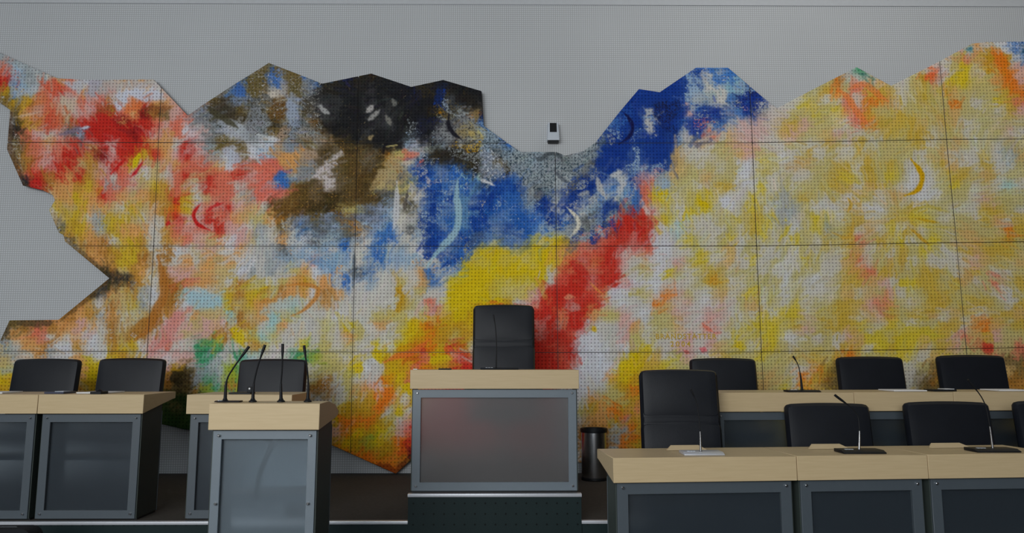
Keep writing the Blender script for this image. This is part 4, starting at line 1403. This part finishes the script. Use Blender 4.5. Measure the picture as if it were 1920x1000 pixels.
def place_chair(proto, px_l, px_r, py_top, zfloor, label, rz=0.0, group=None, width=0.50):
    """put the chair so the top edge of its back spans px_l..px_r at height py_top"""
    high = proto is high0
    top = HIGHTOP if high else LOWTOP
    ty = TOPYH if high else TOPY
    wd = 0.49
    Yt = 5.0
    for _ in range(8):       # distance from apparent width
        a_, b3 = P(px_l, py_top, Yt), P(px_r, py_top, Yt)
        Yt *= width * 0.985 / (b3.x - a_.x)
    a_, b3 = P(px_l, py_top, Yt), P(px_r, py_top, Yt)
    cx = (a_.x + b3.x) / 2
    o = proto if proto not in used_first else copy_tree(proto)
    used_first[proto] = True
    s = (a_.z - zfloor) / top
    o.location = (cx + ty * math.sin(rz), Yt - ty * math.cos(rz), zfloor)
    o.rotation_euler = (0, 0, rz)
    o.scale = (width / 0.50, width / 0.50, s)
    o['label'] = label
    o['category'] = 'chair'
    if group:
        o['group'] = group
    return o, Yt, s


CG = 'low-backed black leather chairs behind the desks'
HG = 'high-backed black leather chairs'
for args in [
    (low0, 29, 151, 672, ZP, 'low-backed black leather chair farthest left, behind the desk cut by the left frame edge', 0.02, CG, .525),
    (low0, 188, 310, 671, ZP, 'low-backed black leather chair second from the left, beside the desk corner', 0.02, CG, .525),
    (low0, 451, 575, 672.5, ZP, 'low-backed black leather chair seen behind the lectern microphones', 0.02, CG, .525),
    (high0, 888, 1001, 571, ZR, 'high-backed black leather chair on the podium behind the rostrum', 0.0, HG, .49),
    (high0, 1198, 1342, 692, 0.0, 'high-backed black leather chair behind the wide front right desk', -0.03, HG, .49),
    (low0, 1294, 1415, 671, ZP, 'low-backed black leather chair partly hidden by the high-backed chair on the right', -0.04, CG, .525),
    (low0, 1569, 1690, 668, ZP, 'low-backed black leather chair in the middle of the back right row', -0.04, CG, .525),
    (low0, 1757, 1880, 665, ZP, 'low-backed black leather chair at the right end of the back row', -0.04, CG, .525),
    (low0, 1473, 1626, 755, 0.0, 'low-backed black leather chair behind the middle front right desk', -0.05, CG, .525),
    (low0, 1696, 1850, 752, 0.0, 'low-backed black leather chair in the front right row, next to the frame-cut one', -0.05, CG, .525),
    (low0, 1902, 2058, 750, 0.0, 'low-backed black leather chair only a sliver of which shows at the right frame edge', -0.05, CG, .525),
]:
    r_ = place_chair(*args)
    print('chair', [round(v, 2) for v in r_[0].location], round(r_[2], 3))


# ------------------------------------------------------------------ microphones
def spline(pts, n=20):
    out = []
    pts = [np.array(p, float) for p in pts]
    pp = [2 * pts[0] - pts[1]] + pts + [2 * pts[-1] - pts[-2]]
    for i in range(1, len(pp) - 2):
        for k in range(n):
            t = k / n
            a, b, c, d = pp[i - 1], pp[i], pp[i + 1], pp[i + 2]
            out.append(0.5 * (2 * b + (c - a) * t + (2 * a - 5 * b + 4 * c - d) * t * t + (3 * b - a - 3 * c + d) * t ** 3))
    out.append(pts[-1])
    return out


def make_mic(label, pix, Y, ztop, base=None, lean=0.0, stem=0.008, neck=0.0035, head=0.0065, group=None, basemat='black', shaft=None, foot=True, slim=0.28):
    """pix: path of the gooseneck in the photograph from base to tip; Y: depth; the neck leans back by lean over its length"""
    p0 = P(pix[0][0], pix[0][1], Y)
    t = thing('gooseneck_microphone', label, 'microphone', (p0.x, Y, ztop), 0.0, group)
    W3 = []
    n = len(pix)
    for k, (a_, b3) in enumerate(pix):
        w = P(a_, b3, Y + lean * k / (n - 1))
        W3.append((w.x - p0.x, w.y - Y, max(0.0, w.z - ztop)))
    W3[0] = (0, 0, 0.004)
    sp_ = spline(W3, 10)
    L_ = len(sp_)
    i1, i2 = int(L_ * slim), int(L_ * 0.80)
    m = MB().tube(sp_[:i1 + 1], [stem - (stem - neck) * (k / max(1, i1)) * 0.8 for k in range(i1 + 1)], 10)
    m.build('shaft', M[shaft or 'black'], t, smooth=True)
    MB().tube(sp_[i1:i2 + 1], neck, 8).build('gooseneck', M['black'], t, smooth=True)
    hd = sp_[i2:]
    MB().tube(hd, [neck + (head - neck) * min(1, k / 3) for k in range(len(hd))], 10).build('microphone_head', M['black'], t, smooth=True)
    if foot:
        MB().lathe([(stem * 2.2, 0.0), (stem * 2.2, 0.004), (stem * 1.3, 0.010), (stem * 1.1, 0.016)], 0, 0, 18).build('foot', M['black'], t, smooth=True)
    if base:
        bx0, bx1, dep, hh, yo = base
        q0, q1 = P(bx0, pix[0][1], Y).x - p0.x, P(bx1, pix[0][1], Y).x - p0.x
        bo = MB().prism_x([(-dep / 2 + yo, 0.0), (-dep / 2 + yo, hh * 0.35), (-dep / 4 + yo, hh), (dep / 2 + yo, hh), (dep / 2 + yo, 0.0)], q0, q1).build('base', M[basemat], t, 0.002, 2)
        for k in range(3):
            cx_ = q0 + (q1 - q0) * (0.16 + 0.07 * k)
            MB().box(cx_ - 0.006, cx_ + 0.006, -0.012 + yo, 0.004 + yo, hh - 0.0005, hh + 0.002).build('button', M['grey_shell'], bo)
    return t


LG = 'four microphones standing in a row on the lectern'
zl = P(500, 757, YC).z
YLm = YC + 0.10
MB().box(0.02, (xb - xa) - 0.02, 0.27, 0.285, 0.70, hl - 0.01).build('inner_reflector', M['white'], lect)  # white board added behind the pane to brighten the lectern glass
lm = [([(422, 752), (425, 715), (438, 690), (467, 650)], 'lectern microphone bent furthest to the right, leftmost of the four', -0.02),
      ([(474, 752), (476, 720), (484, 685), (497, 647)], 'lectern microphone bent slightly right, second from the left of the four', -0.01),
      ([(527, 752), (527, 720), (529, 690), (530, 645)], 'perfectly upright lectern microphone, third from the left of the four', 0.0),
      ([(577, 752), (578, 718), (575, 685), (570, 648)], 'lectern microphone curving left at its tip, rightmost of the four', 0.0)]
for k, (pp, lab, ln_) in enumerate(lm):
    make_mic(lab, pp, YLm, zl + 0.002, lean=0.0, stem=0.0085, neck=0.0040, head=0.0068, group=LG, slim=0.33,
             base=(405, 452, 0.05, 0.006, 0.0) if k == 0 else None)

zro = P(930, 694, YR).z
make_mic('thin gooseneck microphone on the rostrum in front of the podium chair', [(930, 690), (931, 650), (929, 615), (925, 590)], YR + 0.12, zro + 0.001,
         base=(901, 972, 0.07, 0.012, 0.0), lean=0.0, stem=0.006, neck=0.003, head=0.005)
yq = lambda px: YQ + (P(px, 737, YQ).x - xq) * math.tan(RZQ)
zt_q = zq + 0.001
make_mic('gooseneck microphone standing in the gap between two back-row chairs, against the yellow wall painting', [(1504, 733), (1501, 705), (1496, 684), (1487, 668)], yq(1504) + 0.10, zt_q,
         base=(1474, 1534, 0.10, 0.012, 0.0), stem=0.009, neck=0.0035, head=0.006, slim=0.4)
yf_ = lambda px: YF + (P(px, 859, YF).x - xf) * math.tan(RZF)
zt_f = zf + 0.001
make_mic('gooseneck microphone with a silver base plate in front of the high-backed chair at right', [(1314, 852), (1312, 800), (1306, 757), (1295, 730)], yf_(1314) + 0.12, zt_f,
         base=(1278, 1353, 0.12, 0.014, 0.0), stem=0.0065, neck=0.0028, head=0.0045, shaft='steel', basemat='alu')
make_mic('gooseneck microphone bent sharply left over the middle front right desk', [(1611, 850), (1611, 800), (1603, 772), (1565, 741)], yf_(1611) + 0.12, zt_f,
         base=(1573, 1652, 0.12, 0.016, 0.0), stem=0.0065, neck=0.003, head=0.0065, shaft='steel')
make_mic('tall curved gooseneck microphone nearest the right frame edge', [(1862, 846), (1854, 790), (1843, 750), (1815, 712)], yf_(1862) + 0.12, zt_f,
         base=(1820, 1901, 0.12, 0.016, 0.0), stem=0.0065, neck=0.003, head=0.005, shaft='steel')


# conference units and papers lying on the desks
def slab(name, label, cat, pa, pb, py, Y, z, dep, hh, mat, group=None, bev=0.001):
    q0, q1 = P(pa, py, Y).x, P(pb, py, Y).x
    t = thing(name, label, cat, ((q0 + q1) / 2, Y, z + 0.0008), 0.0, group)
    hw = (q1 - q0) / 2
    MB().box(-hw, hw, -dep / 2, dep / 2, 0, hh).build('body' if mat != 'paper' else 'sheet_stack', M[mat], t, bev, 1)
    return t, hw


PG = 'paper stacks on the desks'
slab('paper_stack', 'white papers at the far left end of the left desk', 'paper', -20, 24, 736, YL + 0.2, zt, 0.21, 0.009, 'paper', PG)
t_, hw = slab('conference_unit', 'flat blue-black desk unit in front of the leftmost chair', 'desk unit', 95, 131, 736, YL + 0.15, zt, 0.14, 0.012, 'blue_shell')
MB().box(-hw * 0.1, hw * 0.8, -0.05, 0.03, 0.012, 0.015).build('display', M['grey_shell'], t_)
slab('paper_stack', 'white paper in front of the second chair from the left', 'paper', 160, 219, 736, YL + 0.22, zt, 0.21, 0.008, 'paper', PG)
t_, hw = slab('conference_unit', 'small black desk unit lying before the white paper of the second chair', 'desk unit', 176, 196, 737, YL + 0.06, zt, 0.09, 0.016, 'black')
MB().lathe([(0.02, 0.016), (0.012, 0.026), (0.004, 0.03)], 0, 0, 14).build('socket', M['black'], t_, smooth=True)
t_, hw = slab('conference_unit', 'black desk unit with a white light dot, behind the lectern microphones', 'desk unit', 434, 474, 738, YL + 0.12, zt3, 0.10, 0.010, 'black')
MB().box(hw * 0.5, hw * 0.95, -0.01, 0.01, 0.010, 0.045).build('bracket', M['black'], t_, 0.002, 1)
MB().tube([(hw * 0.72, -0.0125, 0.033), (hw * 0.72, -0.0095, 0.033)], 0.006, 12).build('indicator', M['paper'], t_)
slab('conference_unit', 'thin black pad on the left half of the rostrum top', 'desk unit', 823, 846, 692, YR + 0.10, zro, 0.08, 0.008, 'black')
slab('place_card', 'tiny white card at the left end of the rostrum top', 'card', 775, 783, 693, YR + 0.03, zro, 0.03, 0.006, 'paper')
slab('paper_stack', 'white paper before the middle chair of the back right row', 'paper', 1661, 1722, 731, yq(1690) + 0.22, zt_q, 0.21, 0.008, 'paper', PG)
t_, hw = slab('conference_unit', 'dark desk unit with a pale label, left of the last back-row chair', 'desk unit', 1741, 1784, 732, yq(1760) + 0.16, zt_q, 0.12, 0.012, 'black')
MB().box(hw * 0.1, hw * 0.95, -0.04, 0.04, 0.012, 0.016).build('display', M['paper'], t_)
slab('paper_stack', 'white paper before the last chair of the back right row', 'paper', 1855, 1913, 728, yq(1885) + 0.22, zt_q, 0.21, 0.008, 'paper', PG)


# beech reading stands at the rear edge of the front desks
def stand(label, pa, pb, py, Y, z):
    q0, q1 = P(pa, py, Y).x, P(pb, py, Y).x
    hw = (q1 - q0) / 2
    t = thing('reading_stand', label, 'stand', ((q0 + q1) / 2, Y, z + 0.0008), RZF, 'reading stands on the front right desks')
    vs = [(-hw, 0, 0), (hw, 0, 0), (hw - 0.035, 0.05, 0.022), (-hw + 0.035, 0.05, 0.022),
          (-hw, 0.02, 0), (hw, 0.02, 0), (hw - 0.035, 0.062, 0.014), (-hw + 0.035, 0.062, 0.014)]
    MB().add(vs, [(0, 1, 2, 3), (7, 6, 5, 4), (0, 4, 5, 1), (1, 5, 6, 2), (2, 6, 7, 3), (3, 7, 4, 0)]).build('rest_board', M['beech'], t)
    MB().box(-hw * 0.5, hw * 0.5, 0.045, 0.055, 0.0, 0.015).build('prop', M['darkmetal'], t)


stand('beech reading stand in front of the high-backed chair at right', 1250, 1328, 843, yf_(1290) + 0.28, zt_f)
stand('beech reading stand left of the sharply bent microphone', 1517, 1596, 841, yf_(1556) + 0.28, zt_f)
stand('beech reading stand left of the microphone nearest the right frame edge', 1744, 1824, 838, yf_(1784) + 0.28, zt_f)

# ------------------------------------------------------------------ waste bin
yb_ = 6.42
bc = P(1114.5, 890, yb_)
tb_ = thing('waste_bin', 'shiny steel waste bin with a black rim, right of the rostrum', 'bin', (bc.x, yb_, ZP))
rb = (P(1138, 860, yb_).x - P(1091, 860, yb_).x) / 2
hb_ = P(1114, 803, yb_).z - ZP
MB().lathe([(rb * 0.9, 0.012), (rb * 0.98, 0.014), (rb, 0.03), (rb, hb_ - 0.03), (rb * 0.985, hb_ - 0.03), (rb * 0.98, 0.03), (0.001, 0.028)], 0, 0, 48).build('body', M['steel'], tb_, smooth=True)
MB().lathe([(rb * 1.0, 0.0), (rb * 1.03, 0.004), (rb * 1.03, 0.02), (rb * 0.99, 0.026)], 0, 0, 48).build('foot_ring', M['black'], tb_, smooth=True)
MB().lathe([(rb * 1.0, hb_ - 0.035), (rb * 1.07, hb_ - 0.033), (rb * 1.09, hb_ - 0.01), (rb * 1.05, hb_), (rb * 0.9, hb_ - 0.002), (rb * 0.86, hb_ - 0.012), (rb * 0.85, hb_ - 0.034)], 0, 0, 48).build('rim', M['black'], tb_, smooth=True)

# ------------------------------------------------------------------ device on the wall
yd = YW
c0, c1 = P(1028, 263, yd - 0.08), P(1047, 229, yd - 0.08)
wd_, hd_ = c1.x - c0.x, c1.z - c0.z
td = thing('wall_camera', 'small pale grey wall unit with a black window, above the blue part of the painting', 'camera', ((c0.x + c1.x) / 2, YW, c0.z))
hw = wd_ / 2
MB().add([(-hw * 1.2, 0, 0), (hw * 1.2, 0, 0), (hw * 1.2, -0.085, 0), (-hw * 1.2, -0.085, 0),
          (-hw * 1.08, 0, hd_), (hw * 1.08, 0, hd_), (hw * 1.02, -0.06, hd_), (-hw * 1.02, -0.06, hd_)],
         [(0, 1, 2, 3), (7, 6, 5, 4), (0, 4, 5, 1), (1, 5, 6, 2), (2, 6, 7, 3), (3, 7, 4, 0)]).build('housing', M['grey_shell'], td, 0.006, 2)
wz0, wz1 = hd_ * 0.46, hd_ * 0.985
yy = lambda z: -0.085 + 0.025 * z / hd_
MB().add([(-hw * .68, yy(wz0) - 0.003, wz0), (hw * .68, yy(wz0) - 0.003, wz0), (hw * .66, yy(wz1) - 0.003, wz1), (-hw * .66, yy(wz1) - 0.003, wz1),
          (-hw * .68, yy(wz0) + 0.004, wz0), (hw * .68, yy(wz0) + 0.004, wz0), (hw * .66, yy(wz1) + 0.004, wz1), (-hw * .66, yy(wz1) + 0.004, wz1)],
         [(0, 1, 2, 3), (7, 6, 5, 4), (0, 4, 5, 1), (1, 5, 6, 2), (2, 6, 7, 3), (3, 7, 4, 0)]).build('window_panel', M['black'], td)
MB().box(-hw, hw, -0.075, -0.005, -0.012, 0.0).build('underside', M['black'], td)

# ------------------------------------------------------------------ dark rounded case at the very bottom left
zc0 = P(30, 993, 4.2)
xcl, xcr = P(-60, 986, 4.2).x, P(60, 986, 4.2).x
tc_ = thing('equipment_case', 'black case with rounded top corners, barely in view at the bottom left corner', 'case', ((xcl + xcr) / 2, 4.2, 0))
hwc = (xcr - xcl) / 2
prof = []
for a in range(0, 7):
    t = math.pi / 2 * a / 6
    prof.append((hwc - 0.06 + 0.06 * math.cos(t), zc0.z - 0.06 + 0.06 * math.sin(t)))
pts2 = [(-hwc, 0.0), (hwc, 0.0)] + prof + [(-x, z) for x, z in reversed(prof)]
n = len(pts2)
vs = [(x, 0.0, z) for x, z in pts2] + [(x, 0.11, z) for x, z in pts2]
MB().add(vs, [tuple(range(n)), tuple(range(2 * n - 1, n - 1, -1))] + [(i, i + n, (i + 1) % n + n, (i + 1) % n) for i in range(n)]).build('shell', M['black'], tc_)
MB().tube([(-0.06, 0.055, zc0.z - 0.002), (-0.05, 0.055, zc0.z + 0.0), (0.05, 0.055, zc0.z + 0.0), (0.06, 0.055, zc0.z - 0.002)], 0.004, 8).build('handle', M['darkmetal'], tc_)
